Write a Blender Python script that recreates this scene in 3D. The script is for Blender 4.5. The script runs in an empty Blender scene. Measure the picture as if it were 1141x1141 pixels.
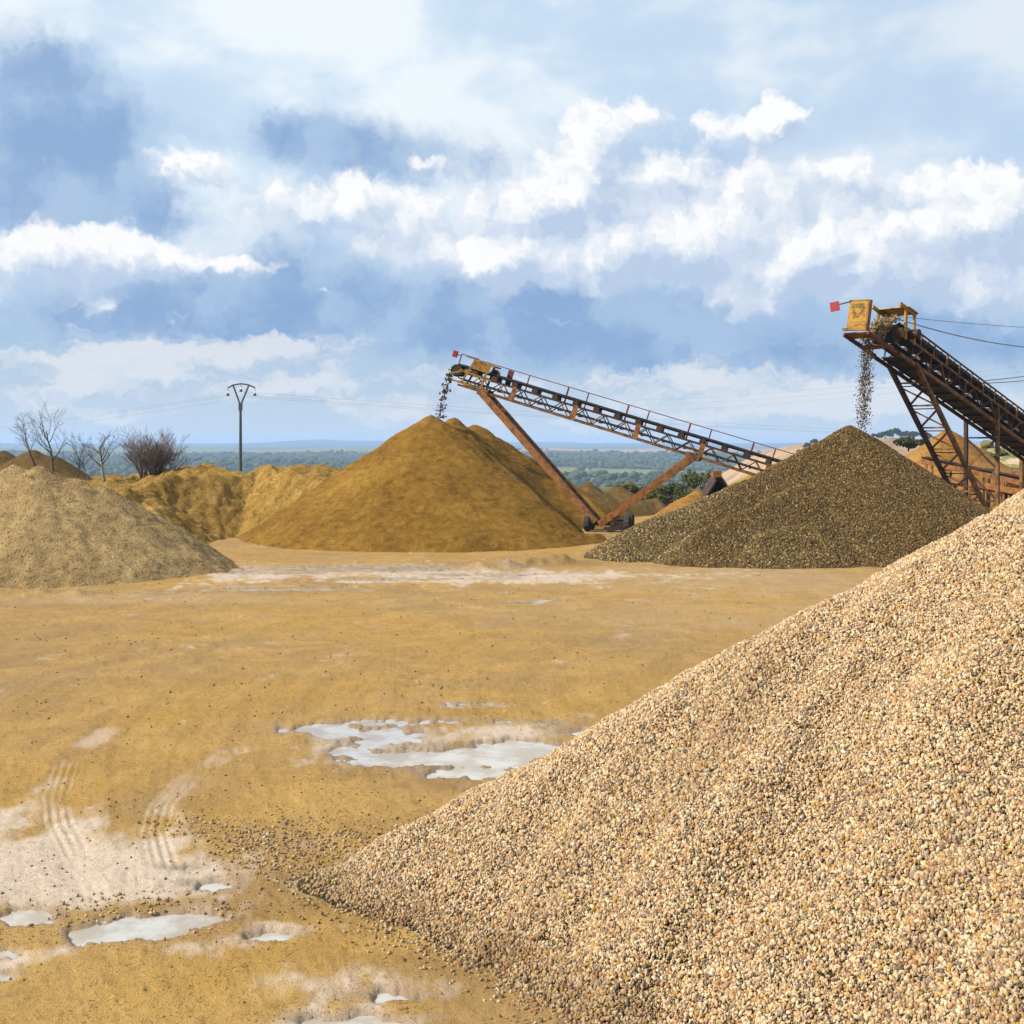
import bpy, bmesh, math, random
import numpy as np
from mathutils import Vector, Matrix

# ------------------------------------------------------------------ camera, sky, sun, exposure
scene = bpy.context.scene
C = scene.collection
CAMH, F, CX, HY = 5.5, 1250.0, 570.5, 497.0       # eye height, focal length in photo pixels, centre column, horizon row

cam_d = bpy.data.cameras.new('camera')
cam = bpy.data.objects.new('camera', cam_d)
C.objects.link(cam)
cam.location = (0, 0, CAMH)
cam.rotation_euler = (math.pi / 2, 0, 0)
cam_d.sensor_width = 36.0
cam_d.lens = F / 1141 * 36.0
cam_d.shift_y = -(570.5 - HY) / 1141
cam_d.clip_start, cam_d.clip_end = 0.1, 60000
scene.camera = cam

SUN_EL = math.radians(38)
SUN_AZ = math.radians(-108)                        # clockwise from +Y: from the left, a little behind the camera
sun_dir = Vector((math.sin(SUN_AZ) * math.cos(SUN_EL), math.cos(SUN_AZ) * math.cos(SUN_EL), math.sin(SUN_EL)))
sl = bpy.data.lights.new('sun', 'SUN')
sl.energy, sl.angle, sl.color = 5.0, math.radians(0.55), (1.0, 0.93, 0.82)
sun = bpy.data.objects.new('sun', sl)
C.objects.link(sun)
sun.rotation_euler = (-sun_dir).to_track_quat('-Z', 'Y').to_euler()
sun.location = sun_dir * 80

vs = scene.view_settings
vs.view_transform, vs.look, vs.exposure, vs.gamma = 'Standard', 'None', 0.70, 1.0
vs.use_curve_mapping = False
scene.cycles.use_denoising = True
scene.cycles.use_adaptive_sampling = True
scene.cycles.adaptive_threshold = 0.02
scene.cycles.max_bounces = 4
scene.cycles.diffuse_bounces = 2
scene.cycles.volume_bounces = 1


class NT:
    """small helper to write node trees as expressions"""
    def __init__(self, tree):
        self.t = tree

    def n(self, typ, **kw):
        nd = self.t.nodes.new(typ)
        for k, v in kw.items():
            setattr(nd, k, v)
        return nd

    def link(self, a, b):
        self.t.links.new(a, b)

    def put(self, sock, v):
        if hasattr(v, 'is_output'):
            self.t.links.new(v, sock)
        elif v is not None:
            sock.default_value = v

    def m(self, op, a, b=None, c=None, clamp=False):
        nd = self.n('ShaderNodeMath', operation=op, use_clamp=clamp)
        self.put(nd.inputs[0], a)
        if b is not None: self.put(nd.inputs[1], b)
        if c is not None: self.put(nd.inputs[2], c)
        return nd.outputs[0]

    def v(self, op, a, b=None, c=None):
        nd = self.n('ShaderNodeVectorMath', operation=op)
        self.put(nd.inputs[0], a)
        if b is not None: self.put(nd.inputs[1], b)
        if c is not None: self.put(nd.inputs[2], c)
        return nd.outputs['Value'] if op in ('DOT_PRODUCT', 'LENGTH') else nd.outputs[0]

    def mix(self, f, a, b, blend='MIX'):
        nd = self.n('ShaderNodeMix', data_type='RGBA', blend_type=blend)
        self.put(nd.inputs[0], f)
        self.put(nd.inputs[6], a if hasattr(a, 'is_output') else (*a, 1))
        self.put(nd.inputs[7], b if hasattr(b, 'is_output') else (*b, 1))
        return nd.outputs[2]

    def sstep(self, x, lo, hi, a=0.0, b=1.0):
        nd = self.n('ShaderNodeMapRange', interpolation_type='SMOOTHSTEP')
        self.put(nd.inputs[0], x)
        nd.inputs[1].default_value, nd.inputs[2].default_value = lo, hi
        nd.inputs[3].default_value, nd.inputs[4].default_value = a, b
        return nd.outputs[0]

    dim = '3D'

    def noise(self, vec, scale, detail=4.0, rough=0.55, dist=0.0, out=0):
        nd = self.n('ShaderNodeTexNoise', noise_dimensions=self.dim)
        self.put(nd.inputs['Vector'], vec)
        nd.inputs['Scale'].default_value = scale
        nd.inputs['Detail'].default_value = detail
        nd.inputs['Roughness'].default_value = rough
        nd.inputs['Distortion'].default_value = dist
        return nd.outputs[out]

    def ramp(self, f, stops, interp='LINEAR'):
        nd = self.n('ShaderNodeValToRGB')
        cr = nd.color_ramp
        cr.interpolation = interp
        while len(cr.elements) < len(stops):
            cr.elements.new(0.5)
        for e, (p, c) in zip(cr.elements, stops):
            e.position = p
            e.color = (*c, 1)
        self.put(nd.inputs[0], f)
        return nd.outputs[0]


def ang(px, py):
    """direction of a photo pixel as (azimuth, elevation) in radians"""
    x, z = (px - CX) / F, (HY - py) / F
    return math.atan2(x, 1), math.atan2(z, math.hypot(1, x))


def build_world():
    w = bpy.data.worlds.new('World')
    scene.world = w
    w.use_nodes = True
    t = NT(w.node_tree)
    t.dim = '2D'
    w.node_tree.nodes.clear()
    S = 0.1
    out = t.n('ShaderNodeOutputWorld')
    bg = t.n('ShaderNodeBackground')
    bg.inputs['Strength'].default_value = 0.062
    t.link(bg.outputs[0], out.inputs[0])
    sky = t.n('ShaderNodeTexSky', sky_type='NISHITA', sun_disc=False)
    sky.sun_elevation, sky.sun_rotation = SUN_EL, SUN_AZ
    sky.air_density, sky.dust_density, sky.ozone_density = 1.0, 1.2, 2.0
    sky.altitude = 600
    K = lambda c: tuple(x / S for x in c)

    tc = t.n('ShaderNodeTexCoord')
    d = t.v('NORMALIZE', tc.outputs['Generated'])
    sp = t.n('ShaderNodeSeparateXYZ')
    t.link(d, sp.inputs[0])
    az = t.m('ARCTAN2', sp.outputs[0], sp.outputs[1])
    el = t.m('ARCSINE', sp.outputs[2])
    # unit = 100 photo pixels (0.08 rad)
    cb = t.n('ShaderNodeCombineXYZ')
    t.link(t.m('MULTIPLY', az, 12.5), cb.inputs[0])
    t.link(t.m('MULTIPLY', el, 12.5), cb.inputs[1])
    p0 = cb.outputs[0]

    def blobs_group(name, lst):
        g = bpy.data.node_groups.new(name, 'ShaderNodeTree')
        g.interface.new_socket('p', in_out='INPUT', socket_type='NodeSocketVector')
        g.interface.new_socket('s', in_out='OUTPUT', socket_type='NodeSocketFloat')
        q = NT(g)
        gi, go = q.n('NodeGroupInput'), q.n('NodeGroupOutput')
        tot = None
        for (px, py, rx, ry, wt) in lst:
            a, e = ang(px, py)
            sx, sy = 100.0 / rx, 100.0 / ry
            r = q.v('MULTIPLY_ADD', gi.outputs[0], (sx, sy, 0), (-a * 12.5 * sx, -e * 12.5 * sy, 0))
            e_ = q.m('MULTIPLY', q.m('EXPONENT', q.m('MULTIPLY', q.v('DOT_PRODUCT', r, r), -1.0)), wt)
            tot = e_ if tot is None else q.m('ADD', tot, e_)
        q.link(tot, go.inputs[0])
        return g

    def use(g, p):
        nd = t.n('ShaderNodeGroup', node_tree=g)
        t.link(p, nd.inputs[0])
        return nd.outputs[0]

    # layer lists: column, row, half-width, half-height (photo pixels), weight
    puffs = [(192, 178, 34, 22, 1), (235, 178, 30, 12, .7), (300, 215, 62, 26, 1), (285, 250, 30, 22, .7), (120, 284, 92, 26, 1.05), (95, 262, 38, 18, .8),
             (18, 280, 44, 20, .95), (255, 294, 60, 10, .85), (405, 225, 60, 26, 1), (430, 262, 45, 26, .7),
             (515, 290, 62, 26, .95), (460, 282, 40, 14, .6), (590, 222, 78, 26, .75), (668, 130, 46, 24, .95), (705, 118, 24, 16, .7), (650, 160, 30, 22, .7),
             (680, 195, 110, 34, .8), (620, 290, 70, 30, .8), (720, 262, 66, 24, .9), (845, 138, 52, 20, 1.05), (866, 122, 20, 16, .8), (855, 215, 80, 36, .7),
             (915, 180, 30, 14, .8), (945, 195, 26, 14, .6), (870, 285, 110, 40, .95), (1050, 195, 40, 18, .9), (1000, 202, 28, 10, .7), (1090, 230, 60, 26, .75),
             (1050, 275, 140, 50, .95), (1150, 300, 120, 50, .8), (840, 340, 40, 18, .8), (362, 322, 16, 8, .6), (700, 300, 160, 26, .55), (480, 185, 34, 9, .5),
             (40, 340, 70, 20, .55), (1130, 335, 90, 30, .4),
             (830, 255, 300, 70, .46), (560, 240, 170, 55, .36), (120, 300, 160, 36, .24), (650, 175, 110, 50, .30), (960, 240, 170, 60, .25)]
    darks = [(70, 150, 95, 80, 1.05), (40, 85, 60, 50, .6), (140, 215, 60, 40, .7), (20, 215, 90, 45, .8), (400, 165, 120, 42, .75), (500, 190, 90, 30, .5), (340, 150, 60, 30, .5),
             (240, 350, 230, 42, .95), (500, 345, 260, 40, .9), (330, 270, 70, 50, .6), (760, 360, 300, 40, .85), (1060, 390, 220, 40, .6),
             (820, 175, 90, 60, .35), (720, 180, 120, 60, .3), (130, 240, 90, 22, .55), (680, 400, 200, 30, .5), (1000, 235, 60, 25, .4)]
    lows = [(150, 395, 150, 20, .8), (90, 415, 60, 16, .7), (330, 385, 120, 14, .55), (120, 462, 80, 10, .7), (330, 430, 160, 18, .55), (430, 455, 90, 14, .45),
            (700, 425, 220, 18, .55), (880, 445, 160, 20, .6), (620, 470, 180, 14, .5), (1050, 445, 160, 24, .5), (20, 440, 90, 12, .4)]
    gp, gd, gl = blobs_group('cumulus_masses', puffs), blobs_group('grey_masses', darks), blobs_group('low_streaks', lows)

    warp = t.noise(p0, 1.1, 4, 0.6, 0, 1)
    wv = t.v('MULTIPLY', t.v('SUBTRACT', warp, (0.5, 0.5, 0.5)), (0.36, 0.30, 0))
    p = t.v('ADD', p0, wv)
    fine = t.v('MULTIPLY', t.v('SUBTRACT', t.noise(p0, 5.0, 5, 0.6, 0, 1), (0.5, 0.5, 0.5)), (0.32, 0.26, 0))
    p = t.v('ADD', p, fine)

    # outside the picture the same kind of cloud goes on
    outw = t.sstep(t.m('ABSOLUTE', az), 0.47, 0.62)
    outw = t.m('MAXIMUM', outw, t.sstep(el, 0.42, 0.55))
    general = t.sstep(t.noise(p0, 0.42, 3, 0.5), 0.42, 0.66)

    def cumulus(vec):
        s = use(gp, vec)
        bil = t.noise(vec, 1.25, 10, 0.62)
        s = t.m('ADD', s, t.m('MULTIPLY', t.m('MULTIPLY', outw, general), 0.8))
        vo = t.n('ShaderNodeTexVoronoi', voronoi_dimensions='2D', feature='F1')
        t.link(vec, vo.inputs['Vector'])
        vo.inputs['Scale'].default_value = 1.5
        vo.inputs['Detail'].default_value = 2.0
        vo.inputs['Roughness'].default_value = 0.6
        s = t.m('ADD', s, t.m('MULTIPLY', t.m('SUBTRACT', 0.42, vo.outputs['Distance']), 0.62))
        return t.m('ADD', s, t.m('MULTIPLY', t.m('SUBTRACT', bil, 0.5), 1.15))

    f0 = cumulus(p)
    f1 = cumulus(t.v('ADD', p, (-0.19, 0.23, 0)))     # the same field a little towards the sun
    dens = t.sstep(f0, 0.16, 0.72)
    lit = t.m('MULTIPLY_ADD', t.m('SUBTRACT', f0, f1), 0.75, 0.36, clamp=True)
    body = t.noise(p, 1.3, 5, 0.6)
    lit = t.m('MULTIPLY', lit, t.sstep(body, 0.28, 0.62, 0.70, 1.15))
    fb = t.noise(p, 4.5, 6, 0.62)
    lit = t.m('MULTIPLY', lit, t.sstep(fb, 0.30, 0.62, 0.72, 1.12))
    cum_col = t.ramp(lit, [(0.0, K((.50, .61, .80))), (0.28, K((.66, .745, .87))), (0.52, K((.82, .865, .93))), (0.85, K((1.02, 1.01, 1.0)))])

    gdv = t.m('ADD', use(gd, p), t.m('MULTIPLY', t.m('SUBTRACT', t.noise(p, 1.6, 7, 0.58), 0.5), 0.75))
    gdv = t.m('ADD', gdv, t.m('MULTIPLY', t.m('MULTIPLY', outw, t.noise(p0, 0.5, 3)), 0.8))
    gdens = t.sstep(gdv, 0.20, 0.95)
    g_col = t.mix(t.sstep(t.noise(p, 1.1, 5), 0.35, 0.65), K((.235, .385, .65)), K((.38, .53, .75)))

    st = t.v('MULTIPLY', p, (0.6, 2.2, 1))
    glv = t.m('ADD', use(gl, p), t.m('MULTIPLY', t.m('SUBTRACT', t.noise(st, 1.9, 8, 0.64), 0.5), 1.9))
    ldens = t.sstep(glv, 0.22, 0.80)
    ldens = t.m('MULTIPLY', ldens, t.sstep(el, 0.16, 0.10))

    # veil of thin high cloud, thicker to the upper left
    vn = t.noise(t.v('MULTIPLY', p0, (0.6, 1.1, 1)), 0.7, 6, 0.55)
    veil = t.m('MULTIPLY', t.sstep(el, 0.02, 0.24), t.sstep(vn, 0.2, 0.60, 0.75, 1.0))
    veil = t.m('MULTIPLY', veil, t.sstep(az, -0.2, 0.5, 1.0, 0.78))
    vcol = t.mix(t.sstep(vn, 0.38, 0.62), K((.66, .81, .955)), K((.88, .945, .985)))

    base = t.mix(0.55, sky.outputs[0], K((.30, .50, .84)))
    base = t.mix(veil, base, vcol)
    base = t.mix(t.sstep(el, 0.11, 0.0), base, K((.58, .69, .81)))
    c = t.mix(t.m('MULTIPLY', gdens, 0.90), base, g_col)
    c = t.mix(t.m('MULTIPLY', ldens, 0.8), c, K((.80, .82, .85)))
    c = t.mix(t.m('MULTIPLY', dens, 0.93), c, cum_col)
    t.link(c, bg.inputs['Color'])
    w.cycles.sampling_method = 'MANUAL'
    w.cycles.sample_map_resolution = 512


build_world()

# ------------------------------------------------------------------ helpers
rng = np.random.default_rng(7)
random.seed(7)


def P(px, py, D):
    return Vector(((px - CX) / F * D, D, CAMH - (py - HY) / F * D))


def G(px, py):
    """photo pixel -> point of the flat yard"""
    D = CAMH * F / (py - HY)
    return ((px - CX) / F * D, D)


def vnoise(x, y, seed=0):
    xi, yi = np.floor(x).astype(np.int64), np.floor(y).astype(np.int64)
    xf, yf = x - xi, y - yi
    u = xf * xf * xf * (xf * (xf * 6 - 15) + 10)
    v = yf * yf * yf * (yf * (yf * 6 - 15) + 10)

    def h(a, b):
        k = (a * 374761393 + b * 668265263 + seed * 144269504) & 0xffffffff
        k = ((k ^ (k >> 13)) * 1274126177) & 0xffffffff
        k = ((k ^ (k >> 16)) * 2246822519) & 0xffffffff
        return ((k ^ (k >> 15)) & 0xffffff) / float(0xffffff)
    a, b, c, d = h(xi, yi), h(xi + 1, yi), h(xi, yi + 1), h(xi + 1, yi + 1)
    return (a + (b - a) * u) * (1 - v) + (c + (d - c) * u) * v


def fbm(x, y, octs=4, seed=0, gain=0.5):
    s, a, tot = 0.0, 1.0, 0.0
    for o in range(octs):
        s = s + a * (vnoise(x * 2 ** o + 17.3 * o, y * 2 ** o - 9.1 * o, seed + o) - 0.5)
        tot += a
        a *= gain
    return s / tot * 2          # about -1..1


def sm(x, lo, hi):
    t = np.clip((x - lo) / (hi - lo), 0, 1)
    return t * t * (3 - 2 * t)


ORG = {}


def link(o, parent=None):
    C.objects.link(o)
    if parent is not None:
        o.parent = parent
    return o


def tag(o, label=None, cat=None, group=None, kind=None):
    if label: o['label'] = label
    if cat: o['category'] = cat
    if group: o['group'] = group
    if kind: o['kind'] = kind
    return o


def empty(name, loc, label, cat, group=None):
    o = bpy.data.objects.new(name, None)
    o.empty_display_size = 0.3
    link(o)
    o.location = loc
    ORG[o] = Vector(loc)
    return tag(o, label, cat, group)


def mobj(name, verts, faces, mat, parent=None, smooth=False, base=None):
    """verts are world coordinates; the object sits at its thing's base"""
    org = ORG[parent] if parent is not None else (Vector(base) if base is not None else Vector((0, 0, 0)))
    v = np.asarray(verts, dtype=np.float64).reshape(-1, 3) - np.array(org)
    me = bpy.data.meshes.new(name)
    me.from_pydata(v.tolist(), [], faces if isinstance(faces, list) else faces.tolist())
    me.materials.append(mat)
    if smooth:
        me.polygons.foreach_set('use_smooth', np.ones(len(me.polygons), dtype=bool))
    me.update()
    o = bpy.data.objects.new(name, me)
    link(o, parent)
    if parent is None:
        o.location = org
    ORG[o] = org
    return o


class MB:
    def __init__(self):
        self.v, self.f = [], []

    def add(self, vs_, fs):
        k = len(self.v)
        self.v += [tuple(x) for x in vs_]
        self.f += [tuple(i + k for i in f) for f in fs]
        return self

    def hexa(self, c):      # 8 corners, bottom loop then top loop
        return self.add(c, [(3, 2, 1, 0), (4, 5, 6, 7), (0, 1, 5, 4), (1, 2, 6, 5), (2, 3, 7, 6), (3, 0, 4, 7)])

    def beam(self, a, b, wd, ht, up=Vector((0, 0, 1)), ext=0.0):
        a, b = Vector(a), Vector(b)
        d = (b - a).normalized()
        a, b = a - d * ext, b + d * ext
        s = d.cross(up)
        if s.length < 1e-4:
            s = d.cross(Vector((0, 1, 0)))
        s.normalize()
        u = s.cross(d).normalized()
        s, u = s * wd / 2, u * ht / 2
        return self.hexa([a - s - u, a + s - u, b + s - u, b - s - u, a - s + u, a + s + u, b + s + u, b - s + u])

    def tube(self, pts, radii, n=6, cap=True):
        k0 = len(self.v)
        pts = [Vector(p_) for p_ in pts]
        prev = None
        for i, p_ in enumerate(pts):
            d = (pts[min(i + 1, len(pts) - 1)] - pts[max(i - 1, 0)]).normalized()
            r = prev if prev is not None else (Vector((0, 0, 1)) if abs(d.z) < 0.9 else Vector((1, 0, 0)))
            s = d.cross(r).normalized()
            u = s.cross(d).normalized()
            prev = u
            rad = radii[i] if hasattr(radii, '__len__') else radii
            for j in range(n):
                t_ = 2 * math.pi * j / n
                self.v.append(tuple(p_ + (s * math.cos(t_) + u * math.sin(t_)) * rad))
        for i in range(len(pts) - 1):
            for j in range(n):
                a, b = k0 + i * n + j, k0 + i * n + (j + 1) % n
                self.f.append((a, b, b + n, a + n))
        if cap:
            self.f.append(tuple(k0 + j for j in reversed(range(n))))
            self.f.append(tuple(k0 + (len(pts) - 1) * n + j for j in range(n)))
        return self

    def build(self, name, mat, parent=None, smooth=False, base=None):
        return mobj(name, self.v, self.f, mat, parent, smooth, base)


def beam(name, a, b, wd, ht, mat, parent, up=Vector((0, 0, 1)), ext=0.0):
    return MB().beam(a, b, wd, ht, up, ext).build(name, mat, parent)


def ico(sub, seed, amp=0.25, squash=(1, 0.8, 0.6), freq=1.6):
    bm = bmesh.new()
    bmesh.ops.create_icosphere(bm, subdivisions=sub, radius=1.0)
    r = random.Random(seed)
    dirs = [(Vector((r.gauss(0, 1), r.gauss(0, 1), r.gauss(0, 1))).normalized(), r.uniform(0.55, 1.0)) for _ in range(7)]
    for v in bm.verts:
        n = v.co.normalized()
        k = 1.0
        for dr, lim in dirs:      # flattened facets
            dt = n.dot(dr)
            if dt > 0 and dt * k > 1 - amp * lim:
                k = (1 - amp * lim) / dt
        v.co = Vector((n.x * k * squash[0], n.y * k * squash[1], n.z * k * squash[2]))
    vs_ = [tuple(v.co) for v in bm.verts]
    fs = [tuple(v.index for v in f.verts) for f in bm.faces]
    bm.free()
    return vs_, fs


def proto_collection(name, meshes, mat, smooth=True):
    col = bpy.data.collections.new(name)
    for i, (vs_, fs) in enumerate(meshes):
        me = bpy.data.meshes.new(name)
        me.from_pydata(vs_, [], fs)
        if smooth:
            me.polygons.foreach_set('use_smooth', np.ones(len(fs), dtype=bool))
        me.materials.append(mat)
        o = bpy.data.objects.new('%s_%02d' % (name, i), me)
        col.objects.link(o)
    return col


def scatter(name, pts, scl, rot, idx, col, parent=None, base=None, extra=None):
    """many loose pieces that nobody could count: points that carry one instanced piece each"""
    org = ORG[parent] if parent is not None else Vector(base or (0, 0, 0))
    me = bpy.data.meshes.new(name)
    me.vertices.add(len(pts))
    me.vertices.foreach_set('co', (np.asarray(pts) - np.array(org)).astype(np.float32).ravel())
    for nm, ar in (('scl', scl), ('rot', rot)):
        me.attributes.new(nm, 'FLOAT_VECTOR', 'POINT').data.foreach_set('vector', np.asarray(ar, dtype=np.float32).ravel())
    me.attributes.new('pick', 'INT', 'POINT').data.foreach_set('value', np.asarray(idx, dtype=np.int32))
    for nm, ar in (extra or {}).items():
        me.attributes.new(nm, 'FLOAT', 'POINT').data.foreach_set('value', np.asarray(ar, dtype=np.float32))
    o = bpy.data.objects.new(name, me)
    link(o, parent)
    if parent is None:
        o.location = org
    ORG[o] = org
    ng = bpy.data.node_groups.new(name, 'GeometryNodeTree')
    ng.interface.new_socket('Geometry', in_out='INPUT', socket_type='NodeSocketGeometry')
    ng.interface.new_socket('Geometry', in_out='OUTPUT', socket_type='NodeSocketGeometry')
    N = ng.nodes
    gi, go = N.new('NodeGroupInput'), N.new('NodeGroupOutput')
    ci = N.new('GeometryNodeCollectionInfo')
    ci.inputs['Collection'].default_value = col
    ci.inputs['Separate Children'].default_value = True
    ci.inputs['Reset Children'].default_value = True
    ip = N.new('GeometryNodeInstanceOnPoints')
    ip.inputs['Pick Instance'].default_value = True

    def attr(nm, typ):
        nd = N.new('GeometryNodeInputNamedAttribute')
        nd.data_type = typ
        nd.inputs[0].default_value = nm
        return nd.outputs[0]
    L = ng.links
    L.new(gi.outputs[0], ip.inputs['Points'])
    L.new(ci.outputs[0], ip.inputs['Instance'])
    L.new(attr('pick', 'INT'), ip.inputs['Instance Index'])
    L.new(attr('rot', 'FLOAT_VECTOR'), ip.inputs['Rotation'])
    L.new(attr('scl', 'FLOAT_VECTOR'), ip.inputs['Scale'])
    L.new(ip.outputs[0], go.inputs[0])
    md = o.modifiers.new('scatter', 'NODES')
    md.node_group = ng
    return o


# ------------------------------------------------------------------ materials
def new_mat(name):
    m = bpy.data.materials.new(name)
    m.use_nodes = True
    t = NT(m.node_tree)
    b = m.node_tree.nodes['Principled BSDF']
    b.inputs['Specular IOR Level'].default_value = 0.25
    return m, t, b


def bump(t, b, h, strength, dist):
    nd = t.n('ShaderNodeBump')
    nd.inputs['Strength'].default_value = strength
    nd.inputs['Distance'].default_value = dist
    t.put(nd.inputs['Height'], h)
    t.link(nd.outputs[0], b.inputs['Normal'])


def obco(t):
    return t.n('ShaderNodeTexCoord').outputs['Object']


def mat_sand(name, c_dark, c_mid, c_light, lump=1.0, band=0.0):
    m, t, b = new_mat(name)
    co = obco(t)
    n1 = t.noise(co, 0.25, 5, 0.6)
    n2 = t.noise(co, 2.2, 6, 0.65)
    n3 = t.noise(co, 14.0, 4, 0.7)
    f = t.m('ADD', t.m('MULTIPLY', n1, 0.34), t.m('ADD', t.m('MULTIPLY', n2, 0.36), t.m('MULTIPLY', n3, 0.30)))
    hgt = t.m('ADD', t.m('MULTIPLY', n2, 0.6), t.m('MULTIPLY', n3, 0.5))
    if band:
        st = t.v('MULTIPLY', co, (0.25, 0.25, 3.2))
        bn = t.noise(st, 1.4, 5, 0.6, 0.6)
        f = t.m('ADD', f, t.m('MULTIPLY', t.m('SUBTRACT', bn, 0.5), band))
        hgt = t.m('ADD', hgt, t.m('MULTIPLY', bn, 0.9))
    t.link(t.ramp(f, [(0.38, tn(c_dark, .7)), (0.5, tn(c_mid)), (0.61, tn(c_light, 1.15))]), b.inputs['Base Color'])
    b.inputs['Roughness'].default_value = 0.95
    b.inputs['Specular IOR Level'].default_value = 0.1
    bump(t, b, hgt, 0.9, 0.22 * lump)
    return m


def mat_metal(name, col, rust, amount=0.5, rough=0.65, scale=3.0, metallic=0.0):
    m, t, b = new_mat(name)
    co = obco(t)
    n = t.noise(co, scale, 6, 0.7)
    f = t.sstep(n, 0.62 - amount * 0.4, 0.78 - amount * 0.4)
    c = t.mix(f, col, rust)
    c = t.mix(t.m('MULTIPLY', t.noise(co, scale * 6, 3), 0.5), c, tuple(x * 0.55 for x in rust))
    t.link(c, b.inputs['Base Color'])
    t.link(t.sstep(n, 0.3, 0.7, rough - 0.12, rough + 0.15), b.inputs['Roughness'])
    b.inputs['Metallic'].default_value = metallic
    bump(t, b, n, 0.25, 0.02)
    return m


def mat_plain(name, col, rough=0.7, var=0.3, scale=8.0):
    m, t, b = new_mat(name)
    n = t.noise(obco(t), scale, 5, 0.6)
    c = t.mix(n, tuple(x * (1 - var) for x in col), tuple(min(1, x * (1 + var)) for x in col))
    t.link(c, b.inputs['Base Color'])
    b.inputs['Roughness'].default_value = rough
    return m


def mat_stone(name, stops, wet_col=None, interp='LINEAR', gain=1.0):
    m, t, b = new_mat(name)
    oi = t.n('ShaderNodeObjectInfo')
    c = t.ramp(oi.outputs['Random'], [(q, (k_[0] * TONE * .90 * gain, k_[1] * TONE * .875 * gain, k_[2] * TONE * .70 * gain)) for q, k_ in stops], interp)
    n = t.noise(obco(t), 1.6, 3, 0.6)
    c = t.mix(t.sstep(n, 0.3, 0.7, 0.0, 0.35), c, t.mix(1.0, c, (.62, .55, .45), 'MULTIPLY'))
    if wet_col:
        at = t.n('ShaderNodeAttribute', attribute_type='INSTANCER', attribute_name='damp')
        c = t.mix(t.m('MULTIPLY', at.outputs['Fac'], 0.78), c, t.mix(1.0, c, wet_col, 'MULTIPLY'))
    t.link(c, b.inputs['Base Color'])
    b.inputs['Roughness'].default_value = 0.8
    return m


TONE = 0.66     # albedo scale of earth and stone


def tn(c, k=1.0):
    return tuple(x * TONE * k for x in c)


M = {}
M['sand_gold'] = mat_sand('damp golden sand', (.185, .093, .013), (.29, .152, .022), (.375, .212, .040), 1.0, 0.07)
M['sand_pale'] = mat_sand('pale sand', (.32, .205, .08), (.46, .31, .13), (.56, .40, .185), 1.3)
M['sand_bank'] = mat_sand('ochre sand', (.26, .142, .028), (.40, .235, .05), (.52, .335, .10), 1.3)
M['sand_dark'] = mat_sand('brown sand', (.10, .06, .018), (.16, .095, .028), (.22, .14, .05), 1.0)
M['sand_orange'] = mat_sand('orange sand', (.27, .125, .028), (.38, .19, .045), (.46, .26, .08), 1.0)
M['gravel_bed'] = mat_sand('gap-shaded gravel fines', (.04, .028, .016), (.065, .045, .025), (.10, .07, .04), 1.0)  # fines darkened to paint the shade in the gaps between stones
M['stone_light'] = mat_stone('pale river stone', [(0.0, (.74, .58, .42)), (.16, (.62, .38, .25)), (.28, (.80, .67, .53)), (.40, (.58, .36, .16)), (.5, (.70, .53, .38)), (.60, (.48, .26, .17)),
                                                   (.68, (.40, .32, .29)), (.78, (.76, .60, .46)), (.87, (.22, .17, .16)), (.94, (.62, .38, .10)), (.975, (.88, .80, .70))], (.42, .34, .22), 'CONSTANT', 1.0)
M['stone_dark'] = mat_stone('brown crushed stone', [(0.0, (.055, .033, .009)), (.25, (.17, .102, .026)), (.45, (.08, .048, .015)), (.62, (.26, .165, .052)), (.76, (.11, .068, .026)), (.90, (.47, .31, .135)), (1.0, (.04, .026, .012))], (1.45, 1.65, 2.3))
M['stone_ground'] = mat_stone('dirty stone', [(0.0, (.22, .14, .06)), (.4, (.34, .23, .10)), (.7, (.16, .10, .05)), (1.0, (.48, .36, .22))])
M['rust'] = mat_metal('rusty orange paint', (.27, .112, .024), (.12, .046, .014), 0.45)
M['rust_dark'] = mat_metal('dark rusted steel', (.065, .028, .014), (.03, .016, .011), 0.5)
M['rust_red'] = mat_metal('red oxide paint', (.14, .022, .018), (.075, .02, .014), 0.4)
M['rust_ochre'] = mat_metal('ochre rusted steel', (.21, .10, .030), (.085, .04, .015), 0.5)
M['belt'] = mat_plain('black rubber belt', (.018, .018, .016), 0.75, 0.4)
M['dark_steel'] = mat_metal('oily dark steel', (.018, .014, .011), (.035, .018, .010), 0.4)  # darkened so the right conveyor's underside looks shaded
M['yellow'] = mat_metal('worn yellow paint', (.40, .215, .012), (.19, .085, .012), 0.42, 0.55)
M['yellow_old'] = mat_metal('dirty yellow paint', (.30, .155, .016), (.13, .055, .012), 0.45, 0.6)
M['red'] = mat_plain('red plastic', (.22, .010, .014), 0.5, 0.25)
M['tyre'] = mat_plain('dusty tyre rubber', (.03, .028, .025), 0.9, 0.5)
M['wood'] = mat_plain('dark pole steel', (.055, .055, .055), 0.6, 0.3)
M['wire'] = mat_plain('aluminium wire', (.16, .17, .18), 0.5, 0.1)
M['insulator'] = mat_plain('dark glass insulator', (.03, .035, .035), 0.2, 0.2)
M['concrete'] = mat_plain('grey concrete', (.20, .185, .165), 0.9, 0.3, 2.5)
M['letter'] = mat_plain('dark green lettering', (.05, .06, .012), 0.6, 0.1)
M['bark_pale'] = mat_plain('pale bark', (.21, .17, .13), 0.9, 0.35, 6)
M['bark'] = mat_plain('brown bark', (.075, .055, .045), 0.9, 0.35, 6)
M['twig'] = mat_plain('reddish bare twigs', (.13, .09, .065), 0.9, 0.3, 6)
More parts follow.
